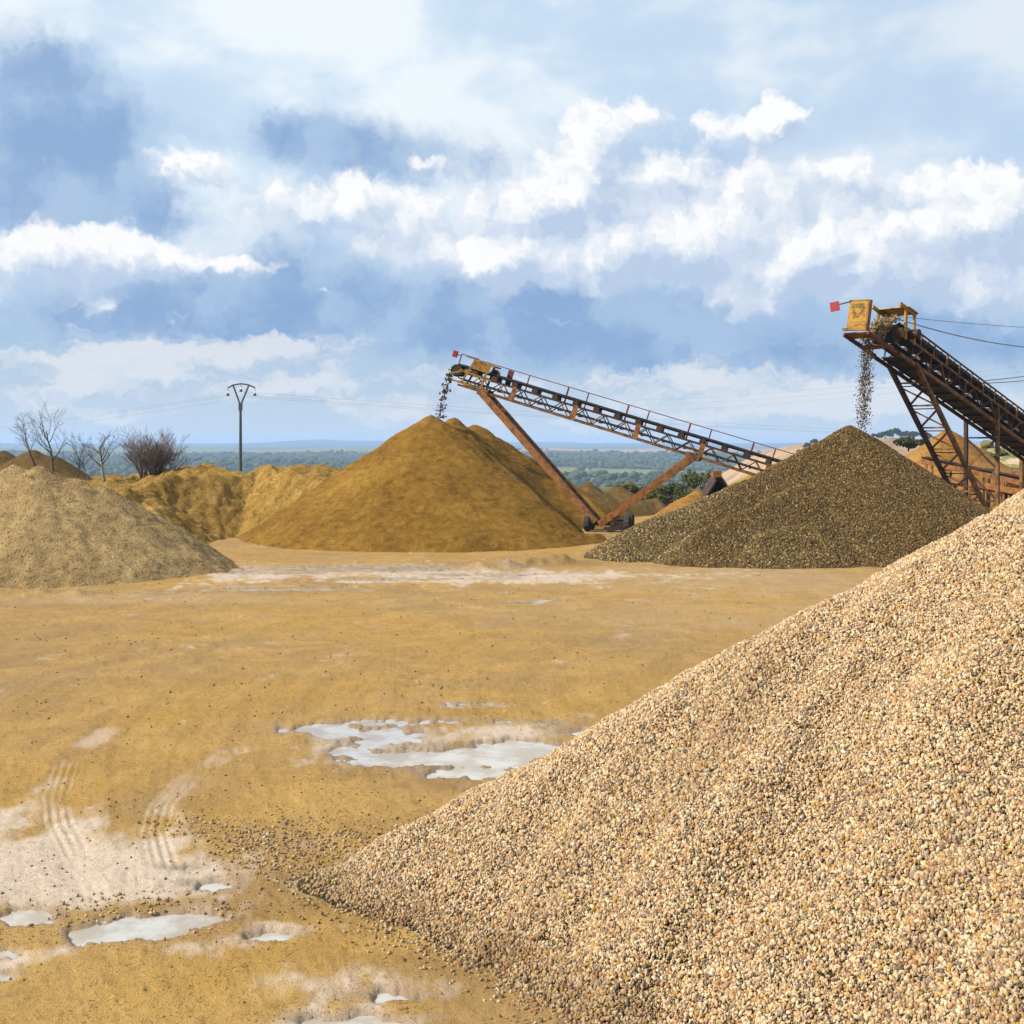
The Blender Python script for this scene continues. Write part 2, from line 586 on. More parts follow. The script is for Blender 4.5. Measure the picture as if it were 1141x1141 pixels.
M['white'] = mat_plain('white paint', (.75, .75, .72), 0.6, 0.1)


def mat_leaf(name, stops):
    m, t, b = new_mat(name)
    oi = t.n('ShaderNodeObjectInfo')
    n = t.noise(obco(t), 2.5, 4, 0.7)
    f = t.m('ADD', t.m('MULTIPLY', oi.outputs['Random'], 0.6), t.m('MULTIPLY', n, 0.5))
    t.link(t.ramp(f, stops), b.inputs['Base Color'])
    b.inputs['Roughness'].default_value = 0.9
    b.inputs['Specular IOR Level'].default_value = 0.08
    bump(t, b, t.noise(obco(t), 7.0, 4, 0.7), 1.0, 0.4)
    return m


M['leaf_forest'] = mat_leaf('evergreen oak leaves', [(.15, (.022, .034, .014)), (.5, (.042, .058, .022)), (.85, (.075, .088, .036))])
M['leaf_scrub'] = mat_leaf('olive scrub leaves', [(.15, (.05, .06, .02)), (.5, (.11, .12, .036)), (.85, (.22, .21, .075))])
M['leaf_pine'] = mat_leaf('pine needles', [(.15, (.02, .034, .018)), (.5, (.035, .05, .026)), (.85, (.055, .07, .035))])

# ------------------------------------------------------------------ the yard: ground and puddles
# ellipses in photo pixels: column, row, half-width, half-height, weight
PUDDLE = [(345, 810, 42, 5, .95), (430, 818, 55, 9, .8), (400, 838, 35, 6, .7), (540, 838, 60, 11, 1.05), (470, 845, 55, 8, .85), (590, 830, 45, 7, .95), (640, 815, 22, 5, .85), (530, 860, 50, 6, .95),
          (500, 803, 110, 3.4, .62), (160, 1030, 60, 13, 1.1), (115, 1040, 42, 9, .9), (215, 1024, 34, 6, .6), (25, 1018, 34, 9, 1.0), (300, 1042, 30, 6, .75), (445, 1108, 46, 8, .95),
          (410, 1135, 70, 8, .75), (0, 1060, 18, 5, .8), (0, 1085, 20, 5, .7), (240, 985, 34, 7, .75), (200, 965, 30, 5, .4), (520, 783, 42, 2.4, .62),
          (400, 633, 120, 3.2, .95), (300, 637, 60, 2.2, .8), (470, 645, 90, 1.5, .8), (330, 656, 80, 1.2, .95), (560, 640, 60, 1.5, .85), (215, 660, 60, .8, .6)]
SLURRY_SHEEN = [(60, 960, 120, 40, 1.0), (180, 985, 100, 28, .95), (10, 905, 26, 36, .8), (70, 930, 40, 35, .6), (190, 930, 36, 40, .42), (300, 1040, 60, 14, .6), (160, 1060, 130, 14, .45), (460, 1105, 110, 24, .75),
          (400, 1140, 110, 14, .8), (0, 1075, 40, 22, .7), (470, 825, 150, 24, .75), (600, 815, 90, 14, .6), (520, 785, 70, 6, .6), (30, 985, 110, 24, .8),
          (400, 636, 170, 9, .9), (280, 640, 60, 10, .5), (500, 648, 160, 4, .7), (560, 642, 90, 5, .6), (300, 656, 120, 3, .4), (700, 640, 150, 6, .45)]  # pale clay slurry, with the white glare of wet ground painted in
PATH = [(150, 668, 330, 7, .8), (600, 640, 300, 10, .6), (850, 650, 260, 22, .65), (820, 690, 200, 24, .4), (650, 690, 300, 16, .25), (250, 690, 120, 5, .3)]
DAMP_SHADOW = [(470, 850, 190, 42, .7), (180, 1020, 210, 40, .7), (440, 1100, 150, 40, .5), (560, 630, 110, 5, .8), (640, 628, 60, 4, .7), (330, 656, 200, 3, .5), (60, 674, 110, 3, .7), (380, 985, 120, 40, .7), (560, 1095, 130, 40, .8), (20, 662, 60, 3, .9)]  # damp ground, plus one thin far-left ellipse that paints a cast shadow


def field(x, y, lst):
    s = np.zeros_like(x)
    for (cx, cy, rx, ry, w) in lst:
        X, Y = G(cx, cy)
        ax, ay = rx / F * Y, ry * Y * Y / (CAMH * F)
        s += w * np.exp(-(((x - X) / ax) ** 2 + ((y - Y) / ay) ** 2))
    return s


WATER_Z = -0.048
TRACKS = [([(120, 812), (75, 850), (62, 885), (66, 915), (84, 950), (110, 985)], .30, .010), ([(330, 818), (255, 838), (205, 868), (180, 895), (172, 925), (182, 962)], .30, .010),
          ([(-60, 800), (60, 752), (200, 722), (420, 700), (760, 692)], .42, .030), ([(-60, 835), (80, 775), (230, 738), (460, 712), (780, 703)], .42, .030),
          ([(-40, 715), (120, 690), (300, 676), (620, 668)], .45, .034), ([(-40, 727), (130, 699), (320, 683), (640, 674)], .45, .034),
          ([(150, 900), (330, 830), (520, 760), (760, 715)], .36, .012), ([(700, 672), (900, 655), (1060, 650)], .5, .02)]


def ground_parts(x, y):
    x, y = np.asarray(x, dtype=np.float64), np.asarray(y, dtype=np.float64)
    r = np.hypot(x, y)
    near = sm(r, 125, 60)
    pud = field(x, y, PUDDLE)
    nz = fbm(x * 0.9, y * 0.55, 5, 3, 0.6)
    n2 = fbm(x * 3.5, y * 2.2, 4, 31, 0.6)
    k = np.clip(r / 16, 0.6, 3.2)
    n4 = fbm(x * 1.6, y * 3.2, 4, 33, 0.65)
    pw = pud + (0.42 * nz + 0.46 * n2 + 0.42 * n4) * sm(pud, .03, .25)
    hollow = sm(pw, 0.22, 0.66)
    calm = 1 - sm(pud, 0.1, 0.4)
    # arcs left by wheels turning in the yard
    dx, dy = x - 14.0, y - 24.0
    rr, aa = np.hypot(dx, dy), np.arctan2(dy, dx)
    arcs = fbm(rr * 1.6, aa * 5.0, 4, 11, 0.6)
    dx2, dy2 = x + 30.0, y - 70.0
    arcs2 = fbm(np.hypot(dx2, dy2) * 0.8, np.arctan2(dy2, dx2) * 6.0, 5, 12, 0.65)
    clod = fbm(x * 2.2, y * 2.2, 5, 21, 0.62)
    clump = sm(fbm(x * 7.0, y * 7.0, 3, 25, 0.6), 0.18, 0.62)
    h = 0.05 * fbm(x * 0.16, y * 0.16, 3, 1) * calm + 0.03 * arcs + 0.02 * arcs2 + 0.016 * clod * k ** 0.5 + 0.009 * clump * (0.4 + calm)
    h = np.maximum(h, -.04)
    h = h * (1 - 0.6 * hollow) - 0.092 * hollow
    # low berms of scraped mud
    for (a, b, hh, wd) in [((0, 661), (98, 663), .32, .55), ((535, 634), (625, 627), .42, .7), ((440, 652), (640, 641), .10, .5), ((250, 655), (420, 651), .09, .4)]:
        A, B = np.array(G(*a)), np.array(G(*b))
        d = B - A
        tt = np.clip(((x - A[0]) * d[0] + (y - A[1]) * d[1]) / (d @ d), 0, 1)
        dist = np.hypot(x - A[0] - tt * d[0], y - A[1] - tt * d[1])
        h = h + hh * np.exp(-(dist / wd) ** 2) * (0.55 + 0.8 * fbm(x * 1.3, y * 1.3, 4, 41))
    tread = np.zeros_like(h)
    rut = np.zeros_like(h)
    for tr, tw, td in TRACKS:
        pts = [np.array(G(*q)) for q in tr]
        best = np.full(h.shape, 1e9)
        lat = np.zeros_like(h)
        for A, B in zip(pts[:-1], pts[1:]):
            d = B - A
            L = np.hypot(*d)
            tt = np.clip(((x - A[0]) * d[0] + (y - A[1]) * d[1]) / L ** 2, 0, 1)
            ex, ey = x - A[0] - tt * d[0], y - A[1] - tt * d[1]
            dist = np.hypot(ex, ey)
            s = (ex * d[1] - ey * d[0]) / L
            upd = dist < best
            best = np.where(upd, dist, best)
            lat = np.where(upd, s, lat)
        msk = sm(best + .10 * fbm(x * 2, y * 2, 3, 43), tw, tw * .5) * sm(fbm(x * .9, y * .9, 3, 44), -.55, .25)
        h = h + msk * ((td * np.sin((lat + .02 * nz) * 2 * math.pi / (tw * .39)) if td < .011 else 0) - td)
        tread = np.maximum(tread, msk * (1 if td < .011 else .12))
        rut = np.maximum(rut, msk * (td > .011))
    h = h * near + (1 - near) * 0.05 * fbm(x * 0.05, y * 0.05, 2, 77)
    wet = np.clip(sm(pw, -0.02, 0.40), 0, 1)
    slur_sheen = sm(field(x, y, SLURRY_SHEEN) + 0.60 * nz + 0.45 * n2 + .2 * n4, 0.30, 0.90)
    slur_sheen = np.maximum(slur_sheen, tread * 0.55 * sm(fbm(x, y, 3, 5), -.4, .3))
    path = sm(field(x, y, PATH) + 0.3 * nz + .2 * arcs, 0.15, 0.9)
    damp = sm(field(x, y, DAMP_SHADOW) + 0.4 * nz + 0.3 * n2, 0.25, 1.0)
    scrub = sm(r + 6 * fbm(x * .1, y * .1, 3, 47), 90, 100) * sm(x / np.maximum(y, 1), -.05, .03)
    arc = np.maximum(sm(arcs + .35 * clod, .02, .45), 1.6 * rut)
    return h, wet, slur_sheen, path, damp, clump, scrub, arc


def ground_h(x, y):
    return ground_parts(x, y)[0]


def mat_ground():
    m, t, b = new_mat('yard sand')
    co = obco(t)

    def at(nm):
        return t.n('ShaderNodeAttribute', attribute_name=nm).outputs['Fac']
    n0 = t.noise(co, 0.09, 4, 0.6)
    n1 = t.noise(co, 0.8, 6, 0.65)
    n2 = t.noise(co, 9.0, 5, 0.7)
    n3 = t.noise(co, 46.0, 3, 0.75)
    gr = t.m('MULTIPLY', t.sstep(t.noise(co, 24.0, 2, 0.6), 0.60, 0.66), t.sstep(t.noise(co, 0.9, 4, 0.7), 0.40, 0.62))
    stv = t.v('MULTIPLY', co, (0.75, 1.0, 1))
    ns = t.noise(stv, 0.55, 7, 0.68, 0.9)
    c = t.mix(t.sstep(n0, 0.36, 0.62), (.44, .275, .070), (.36, .245, .105))
    c = t.mix(t.sstep(ns, 0.42, 0.62, 0, .7), c, (.52, .34, .105))
    c = t.mix(t.sstep(n1, 0.50, 0.70, 0, 0.4), c, (.34, .21, .068))
    nb = t.noise(t.v('MULTIPLY', co, (0.8, 1.0, 1)), 0.22, 7, 0.70, 1.2)
    c = t.mix(t.sstep(nb, 0.50, 0.66, 0, 0.45), c, (.345, .225, .088))
    c = t.mix(t.sstep(n2, 0.52, 0.70, 0, 0.6), c, (.25, .145, .04))
    c = t.mix(t.sstep(n3, 0.55, 0.66, 0, 0.75), c, (.17, .10, .035))
    c = t.mix(t.m('MULTIPLY', gr, .8), c, (.10, .06, .025))
    c = t.mix(t.m('MULTIPLY', at('arc'), 0.30), c, (.34, .215, .078))
    c = t.mix(t.m('MULTIPLY', at('path'), 0.75), c, t.mix(t.sstep(n1, 0.3, 0.7), (.46, .335, .17), (.38, .27, .13)))
    c = t.mix(t.m('MULTIPLY', at('damp'), 0.55), c, t.mix(n1, (.22, .14, .05), (.30, .20, .085)))  # damp tint, also colouring the painted shadow at far left
    sl_ = t.m('MULTIPLY', at('slurry_sheen'), t.sstep(n2, 0.30, 0.60, 0.55, 0.95))
    c = t.mix(sl_, c, t.mix(n1, (.56, .45, .315), (.70, .59, .445)))  # clay colour brightened to carry the wet sheen
    w = t.m('MULTIPLY', at('wet'), 0.75)
    c = t.mix(w, c, (.27, .195, .115))
    c = t.mix(t.m('MULTIPLY', at('clump'), 0.25), c, (.24, .15, .05))
    c = t.mix(1.0, c, (.725, .695, .72), 'MULTIPLY')
    c = t.mix(at('scrub'), c, t.mix(t.sstep(n0, .35, .6), (.075, .075, .028), (.15, .11, .05)))
    t.link(c, b.inputs['Base Color'])
    ro = t.m('SUBTRACT', 0.96, t.m('MULTIPLY', t.m('MAXIMUM', at('wet'), t.m('MULTIPLY', at('slurry_sheen'), 0.85)), t.sstep(n2, 0.3, 0.62, 0.74, 0.40)))
    t.link(ro, b.inputs['Roughness'])
    t.link(t.m('MULTIPLY_ADD', t.m('MAXIMUM', at('wet'), at('slurry_sheen')), 0.45, 0.08), b.inputs['Specular IOR Level'])
    hgt = t.m('ADD', t.m('MULTIPLY', n1, 0.5), t.m('ADD', t.m('MULTIPLY', n2, 0.32), t.m('ADD', t.m('MULTIPLY', n3, 0.22), t.m('MULTIPLY', gr, 0.25))))
    bump(t, b, hgt, 0.8, 0.10)
    return m


M['ground'] = mat_ground()


def polar(angles, radii):
    A, R = np.meshgrid(angles, radii)
    return np.sin(A) * R, np.cos(A) * R


def grid_faces(nr, na, wrap):
    i = np.arange(nr - 1)[:, None]
    j = np.arange(na if wrap else na - 1)[None, :]
    a = i * na + j
    b = i * na + (j + 1) % na
    return np.stack([a, b, b + na, a + na], -1).reshape(-1, 4)[:, ::-1]


def mesh_np(name, co, faces, mat, smooth=True, parent=None, base=(0, 0, 0)):
    org = ORG[parent] if parent is not None else Vector(base)
    co = np.asarray(co, dtype=np.float64) - np.array(org)
    me = bpy.data.meshes.new(name)
    nv, nf, k = len(co), len(faces), faces.shape[1]
    me.vertices.add(nv)
    me.vertices.foreach_set('co', co.astype(np.float32).ravel())
    me.loops.add(nf * k)
    me.loops.foreach_set('vertex_index', faces.astype(np.int32).ravel())
    me.polygons.add(nf)
    me.polygons.foreach_set('loop_start', np.arange(0, nf * k, k, dtype=np.int32))
    me.polygons.foreach_set('loop_total', np.full(nf, k, dtype=np.int32))
    me.polygons.foreach_set('use_smooth', np.full(nf, smooth))
    me.update(calc_edges=True)
    me.validate()
    me.materials.append(mat)
    o = bpy.data.objects.new(name, me)
    link(o, parent)
    if parent is None:
        o.location = org
    ORG[o] = org
    return o


def build_ground():
    fine = np.radians(np.arange(-29, 29, 0.082))
    coarse = np.radians(np.concatenate([np.arange(30, 330, 3.0)]))
    angs = np.concatenate([fine, coarse])
    rad = np.concatenate([np.linspace(0.4, 8.2, 14), 8.6 * np.exp(np.arange(0, math.log(150 / 8.6), 0.0066)), [150.0]])
    x, y = polar(angs, rad)
    x, y = x.ravel(), y.ravel()
    h, wet, slur_sheen, path, damp, clump, scrub, arc = ground_parts(x, y)
    o = mesh_np('ground', np.stack([x, y, h], -1), grid_faces(len(rad), len(angs), True), M['ground'])
    for nm, ar in (('wet', wet), ('slurry_sheen', slur_sheen), ('path', path), ('damp', damp), ('clump', clump), ('scrub', scrub), ('arc', arc)):
        o.data.attributes.new(nm, 'FLOAT', 'POINT').data.foreach_set('value', ar.astype(np.float32))
    tag(o, kind='structure')


build_ground()


def build_water():
    m, t, b = new_mat('milky puddle water')
    n = t.noise(obco(t), 1.3, 6, 0.65)
    t.link(t.mix(t.sstep(n, .40, .60), (.28, .235, .18), (.38, .365, .34)), b.inputs['Base Color'])
    b.inputs['Roughness'].default_value = 0.04
    b.inputs['IOR'].default_value = 1.33
    b.inputs['Specular IOR Level'].default_value = 1.0
    bump(t, b, t.noise(obco(t), 5.0, 2), 0.02, 0.02)
    pools = [(290, 770, 690, 890), (-120, 935, 620, 1190), (150, 620, 680, 670)]
    for (x0, y0, x1, y1) in pools:
        c = [G(x0, y1), G(x1, y1), G(x1, y0), G(x0, y0)]
        o = mobj('puddle_water', [(q[0], q[1], WATER_Z) for q in c], [(0, 1, 2, 3)], m, base=(c[0][0], c[0][1], WATER_Z))
        tag(o, kind='structure')


build_water()


# ------------------------------------------------------------------ the valley and the hills behind
def hills_z(x, y):
    r = np.hypot(x, y)
    az = np.degrees(np.arctan2(x, y))
    zr = np.interp(r, [0, 138, 160, 220, 400, 700, 1000, 1300, 1800, 2400, 3200, 4200, 6000, 7500, 9500, 12000, 15000],
                   [-.35, -.35, -3, -12, -24, -34, -38, -38, -34, -28, -18, -8, -12, 6, 36, 20, 0])
    amp = np.interp(r, [0, 150, 600, 2000, 3200, 4500, 9000], [0, 1.0, 4, 8, 15, 14, 9])
    z = zr + amp * fbm(x / 420.0, y / 420.0, 4, 51) * (1 + 0.6 * sm(r, 5000, 9000))
    z = z + sm(r, 6500, 9500) * 26 * fbm(az * 0.12, az * 0 + 3.3, 3, 9)
    # dry hill to the right, behind the gravel pile
    X, Y = (968 - CX) / F * 820, 820
    k = np.exp(-(((x - X) / 88) ** 4 + ((y - Y) / 210) ** 4))
    z = z * (1 - k) + k * (9.5 + 3.0 * fbm(x / 60, y / 60, 3, 5))
    # scrubby bank beside the plant
    X, Y = (1155 - CX) / F * 135, 140
    z = z + 8.0 * np.exp(-(((x - X) / 15) ** 2 + ((y - Y) / 16) ** 2)) * (1 + 0.12 * fbm(x / 4, y / 4, 3, 15))
    return z


def forest_mask(x, y):
    r = np.hypot(x, y)
    az = np.degrees(np.arctan2(x, y))
    n = fbm(x / 260.0, y / 260.0, 4, 61, 0.6)
    rj = r * (1 + 0.10 * n)
    left = sm(rj, 850, 980) * sm(rj, 3450, 3150)
    right = np.maximum(sm(rj, 1120, 1180) * sm(rj, 1500, 1440), sm(rj, 1930, 2010) * sm(rj, 3150, 2950))
    wr = sm(az + 3 * n, -3.0, 0.5)
    m = left * (1 - wr) + right * wr
    m = m * sm(n + .5 * fbm(x / 90.0, y / 60.0, 3, 63), -0.55, -0.2)
    hill = np.exp(-(((x - (968 - CX) / F * 820) / 105) ** 2 + ((y - 820) / 260) ** 2))
    return m * (1 - sm(hill, .1, .3))


def mat_hills():
    m, t, b = new_mat('valley fields')
    co = obco(t)

    def at(nm):
        return t.n('ShaderNodeAttribute', attribute_name=nm).outputs['Fac']
    n = t.noise(co, 0.006, 5, 0.6)
    n2 = t.noise(co, 0.035, 6, 0.7)
    c = t.mix(t.sstep(n, 0.42, 0.56), (.10, .10, .04), (.17, .13, .06))
    c = t.mix(t.sstep(n2, 0.5, 0.7, 0, 0.6), c, (.10, .11, .04))
    c = t.mix(at('tan'), c, t.mix(t.sstep(n2, 0.35, 0.62), (.36, .245, .135), (.22, .14, .075)))
    c = t.mix(at('green'), c, t.mix(n2, (.10, .125, .04), (.17, .175, .065)))
    c = t.mix(at('wood'), c, (.035, .05, .022))
    c = t.mix(at('far'), c, t.mix(t.sstep(n, .4, .6), (.03, .045, .025), (.06, .065, .035)))
    c = t.mix(at('bank'), c, t.mix(t.sstep(t.noise(co, 0.5, 5, 0.7), .42, .58), (.40, .30, .19), (.11, .13, .045)))
    t.link(c, b.inputs['Base Color'])
    b.inputs['Roughness'].default_value = 1.0
    b.inputs['Specular IOR Level'].default_value = 0.05
    bump(t, b, n2, 0.6, 3.0)
    return m


def build_hills():
    fine = np.radians(np.arange(-31, 31, 0.17))
    angs = np.concatenate([fine, np.radians(np.arange(32, 328, 4.0))])
    rad = 120 * np.exp(np.linspace(0, math.log(15000 / 120.0), 230))
    x, y = polar(angs, rad)
    x, y = x.ravel(), y.ravel()
    z = hills_z(x, y)
    o = mesh_np('hills', np.stack([x, y, z], -1), grid_faces(len(rad), len(angs), True), mat_hills())
    r = np.hypot(x, y)
    az = np.degrees(np.arctan2(x, y))
    n = fbm(x / 300.0, y / 300.0, 3, 71)
    hill = np.exp(-(((x - (968 - CX) / F * 820) / 105) ** 2 + ((y - 820) / 260) ** 2)) 
    tan = np.maximum(sm(r * (1 + .06 * n), 3150, 3350) * sm(r, 4700, 4300) * sm(az, -4, 1), sm(hill, .10, .30))
    green = np.maximum(sm(r * (1 + .06 * n), 1480, 1560) * sm(r, 1980, 1900) * sm(az, -2, 1), sm(r, 3400, 3600) * sm(r, 4700, 4400) * sm(az, 1, -3))
    bank = np.exp(-(((x - (1155 - CX) / F * 135) / 24) ** 2 + ((y - 135) / 26) ** 2))
    for nm, ar in (('tan', tan), ('green', green), ('wood', forest_mask(x, y)), ('far', sm(r, 4700, 5600)), ('bank', sm(bank, .06, .25))):
        o.data.attributes.new(nm, 'FLOAT', 'POINT').data.foreach_set('value', np.clip(ar, 0, 1).astype(np.float32))
    tag(o, kind='structure')


build_hills()


def crown_mesh(seed, lobes=5, sub=2, flat=0.75):
    r = random.Random(seed)
    V, Fc = [], []
    for k in range(lobes):
        vs_, fs = ico(sub, seed * 31 + k, 0.3, (1, 1, flat))
        c = Vector((r.uniform(-.45, .45), r.uniform(-.45, .45), r.uniform(.35, .85))) if k else Vector((0, 0, .55))
        s = r.uniform(.38, .6) if k else .62
        o = len(V)
        V += [(c.x + v[0] * s * (1 + r.uniform(-.12, .12)), c.y + v[1] * s * (1 + r.uniform(-.12, .12)), max(0.0, c.z + v[2] * s * (1 + r.uniform(-.12, .12)))) for v in vs_]
        Fc += [tuple(i + o for i in f) for f in fs]
    return V, Fc


def build_forest():
    n = 60000
    az = np.radians(rng.uniform(-28, 28, n))
    r = np.sqrt(rng.uniform(900 ** 2, 3500 ** 2, n))
    x, y = np.sin(az) * r, np.cos(az) * r
    keep = rng.random(n) < forest_mask(x, y) * 0.95 + 0.004
    x, y = x[keep], y[keep]
    s = rng.uniform(3.0, 6.5, len(x)) * np.where(rng.random(len(x)) < .12, 1.6, 1)
    sc = np.stack([s * rng.uniform(.9, 1.3, len(x)), s * rng.uniform(.9, 1.3, len(x)), s * rng.uniform(.8, 1.25, len(x))], -1)
    pts = np.stack([x, y, hills_z(x, y) - 0.3], -1)
    rot = np.stack([np.zeros(len(x)), np.zeros(len(x)), rng.uniform(0, 6.28, len(x))], -1)
    col = proto_collection('oak_crown', [crown_mesh(i, 4, 1) for i in range(5)], M['leaf_forest'])
    o = scatter('forest', pts, sc, rot, rng.integers(0, 5, len(x)), col, base=(0, 1500, -38))
    tag(o, 'dark green oak wood covering the far valley slopes', 'wood', kind='stuff')
    # scrub on the bank and in the hollow behind the yard
    px = np.concatenate([rng.uniform(1070, 1260, 420), rng.uniform(600, 1000, 380)])
    D = np.concatenate([rng.uniform(108, 165, 420), rng.uniform(150, 420, 380)])
    x, y = (px - CX) / F * D, D
    s = rng.uniform(.35, 1.3, len(x)) * np.where(D > 170, 1.6, 1)
    sc = np.stack([s, s, s * rng.uniform(.6, 1.0, len(x))], -1)
    pts = np.stack([x, y, hills_z(x, y) - 0.1], -1)
    rot = np.stack([np.zeros(len(x)), np.zeros(len(x)), rng.uniform(0, 6.28, len(x))], -1)
    col2 = proto_collection('scrub_crown', [crown_mesh(40 + i, 6, 2) for i in range(4)], M['leaf_scrub'])
    o = scatter('scrub', pts, sc, rot, rng.integers(0, 4, len(x)), col2, base=(30, 120, 0))
    tag(o, 'patchy green scrub on the slopes beyond the yard', 'scrub', kind='stuff')


build_forest()

# ------------------------------------------------------------------ stockpiles
T33 = math.tan(math.radians(33))


def cones(x, y, lst, k=0.0, slope=T33):
    h = np.full(x.shape, -9.0)
    for (a, H) in lst:
        d = np.hypot(x - a[0], y - a[1])
        c = H - slope * (np.sqrt(d * d + 0.18 ** 2) - 0.18 * 0.6)
        if k:
            q = np.clip(0.5 + 0.5 * (c - h) / k, 0, 1)
            h = h * (1 - q) + c * q + k * q * (1 - q)
        else:
            h = np.maximum(h, c)
    return h


def cone_at(px, py, D):
    p_ = P(px, py, D)
    return ((p_.x, p_.y), p_.z)


def rills(x, y, c, amp, n=26, seed=0):
    """little slides running down from the top"""
    dx, dy = x - c[0], y - c[1]
    th, r = np.arctan2(dy, dx), np.hypot(dx, dy)
    a = fbm(th * n / 6.28, r * 0.12, 4, seed, 0.6)
    return amp * a * np.clip(r / 4.0, 0.15, 1)


def pile_mesh(name, hfun, box, step, mat, label, cat, group=None, foot=0.12):
    x0, x1, y0, y1 = box
    xs, ys = np.arange(x0, x1, step), np.arange(y0, y1, step)
    X, Y = np.meshgrid(xs, ys)
    H = hfun(X.ravel(), Y.ravel()).reshape(X.shape)
    ok = H > -foot
    q = ok[:-1, :-1] | ok[1:, :-1] | ok[:-1, 1:] | ok[1:, 1:]
    nx = len(xs)
    i, j = np.nonzero(q)
    a = i * nx + j
    faces = np.stack([a, a + 1, a + 1 + nx, a + nx], -1)
    used, inv = np.unique(faces, return_inverse=True)
    co = np.stack([X.ravel(), Y.ravel(), np.maximum(H.ravel(), -0.35)], -1)[used]
    cx, cy = co[:, 0].mean(), co[:, 1].mean()
    o = mesh_np(name, co, inv.reshape(faces.shape), mat, base=(cx, cy, 0))
    return tag(o, label, cat, group)


def cover(hfun, box, n, lo, hi, keep=None, seed=1):
    r = np.random.default_rng(seed)
    x, y = r.uniform(box[0], box[1], n), r.uniform(box[2], box[3], n)
    h = hfun(x, y)
    ok = h > -0.03
    if keep is not None:
        ok &= keep(x, y, h)
    x, y, h = x[ok], y[ok], h[ok]
    s = lo + (hi - lo) * r.random(len(x)) ** 1.9
    rot = r.uniform(0, 6.28, (len(x), 3))
    return np.stack([x, y, h], -1), s, rot, r


# pale sand, left
L1 = [cone_at(44, 518, 50), cone_at(15, 517, 50.2), cone_at(-20, 516, 50.5), cone_at(-90, 512, 51), cone_at(-170, 514, 52), cone_at(116, 541, 50.5), cone_at(85, 533, 50.2)]


def h_left(x, y):
    h = cones(x, y, L1, 0.35)
    return h + rills(x, y, L1[0][0], .14, 30, 5) + .17 * fbm(x * .8, y * .8, 6, 101, .68) + .08 * fbm(x * 2.4 + y * 1.2, y * 3.2, 4, 102, .7) + .10 * fbm(x * .25, y * .25, 2, 103)


pile_left = pile_mesh('sand_pile', h_left, (-44, -8, 38, 64), .11, M['sand_pale'], 'broad pale greyish sand pile at the left edge of the yard', 'sand pile')

# golden sand under the conveyor
L2 = [cone_at(480, 463, 69.4), cone_at(505, 466, 71.0), cone_at(528, 470, 73.0), cone_at(545, 482, 74), cone_at(580, 508, 76)]
_c2 = L2[0][0]


def h_gold(x, y):
    h = cones(x, y, L2, 0.12)
    d = np.hypot(x - _c2[0], y - _c2[1])
    h = h + rills(x, y, _c2, .42, 15, 6) * sm(fbm(np.arctan2(y - _c2[1], x - _c2[0]) * 1.7, d * .1, 3, 66), -.2, .5) + .16 * fbm(x * .8, y * .8, 6, 111, .68) + .10 * fbm(x * .3, y * .3, 2, 113)
    h = h + .05 * np.sin(h * 6 + 3.5 * fbm(x * .4, y * .4, 4, 7)) * sm(d, 2, 6) * sm(fbm(x * .3, y * .3, 3, 8), -.3, .4)
    q = P(672, 588, 66.6)          # dug away round the undercarriage
    dd = np.hypot(np.maximum(np.abs(x - q.x - .8) - 1.6, 0), np.maximum(np.abs(y - q.y + .6) - 1.8, 0))
    return np.minimum(h, .38 + .85 * np.maximum(dd - .5, 0) + .12 * fbm(x, y, 3, 9))


pile_gold = pile_mesh('sand_pile', h_gold, (-20, 16, 55, 90), .14, M['sand_gold'], 'tall golden sand cone under the head of the middle conveyor', 'sand pile')

# ochre bank between them
_bx = np.array([(-40, -9, 0)])


def h_bank(x, y):
    px = x / y * F + CX
    spur = 1.0 - 2.2 * np.abs(fbm((x + .35 * y) * .22, y * .05, 3, 127, .55))
    foot = 61.2 + 1.2 * fbm(x * .3, x * 0 + 1.7, 3, 121) - 1.3 * spur - 2.4 * np.exp(-((x + 18.0 + .35 * (y - 62)) / 1.3) ** 2) - 1.9 * np.exp(-((x + 21.8 + .3 * (y - 62)) / 1.2) ** 2)
    h = T33 * 1.08 * (y - foot + 0.10 * (x + 16))
    top = np.interp(px, [100, 150, 190, 235, 275, 300, 350, 420], [3.0, 3.1, 3.55, 3.75, 3.3, 3.9, 3.75, 3.4]) + .55 * fbm(x * .35, y * .25, 4, 122)
    k = .5
    q = np.clip(.5 + .5 * (top - h) / k, 0, 1)
    h = top * (1 - q) + h * q - k * q * (1 - q)
    back = T33 * (92 - y)
    h = np.minimum(h, back)
    h = np.minimum(h, T33 * (x + 36.5 + 1.2 * fbm(y * .2, y * 0, 2, 9)))
    h = np.minimum(h, np.maximum(h_gold(x, y), -.05) + np.maximum(0, y - 67.5) * .9 + np.maximum(0, -16.4 - x) * .62 - .45)
    return h + .34 * fbm(x * .55, y * .4, 6, 124, .66) + .20 * fbm((x + .5 * y) * .9, (x - y) * .25, 5, 125, .66) + .17 * fbm(x * 2.2, y * 2.2, 4, 126, .72)


pile_bank = pile_mesh('sand_bank', h_bank, (-38, -6, 54, 94), .13, M['sand_bank'], 'flat-topped ochre sand bank between the pale pile and the golden cone', 'sand bank')

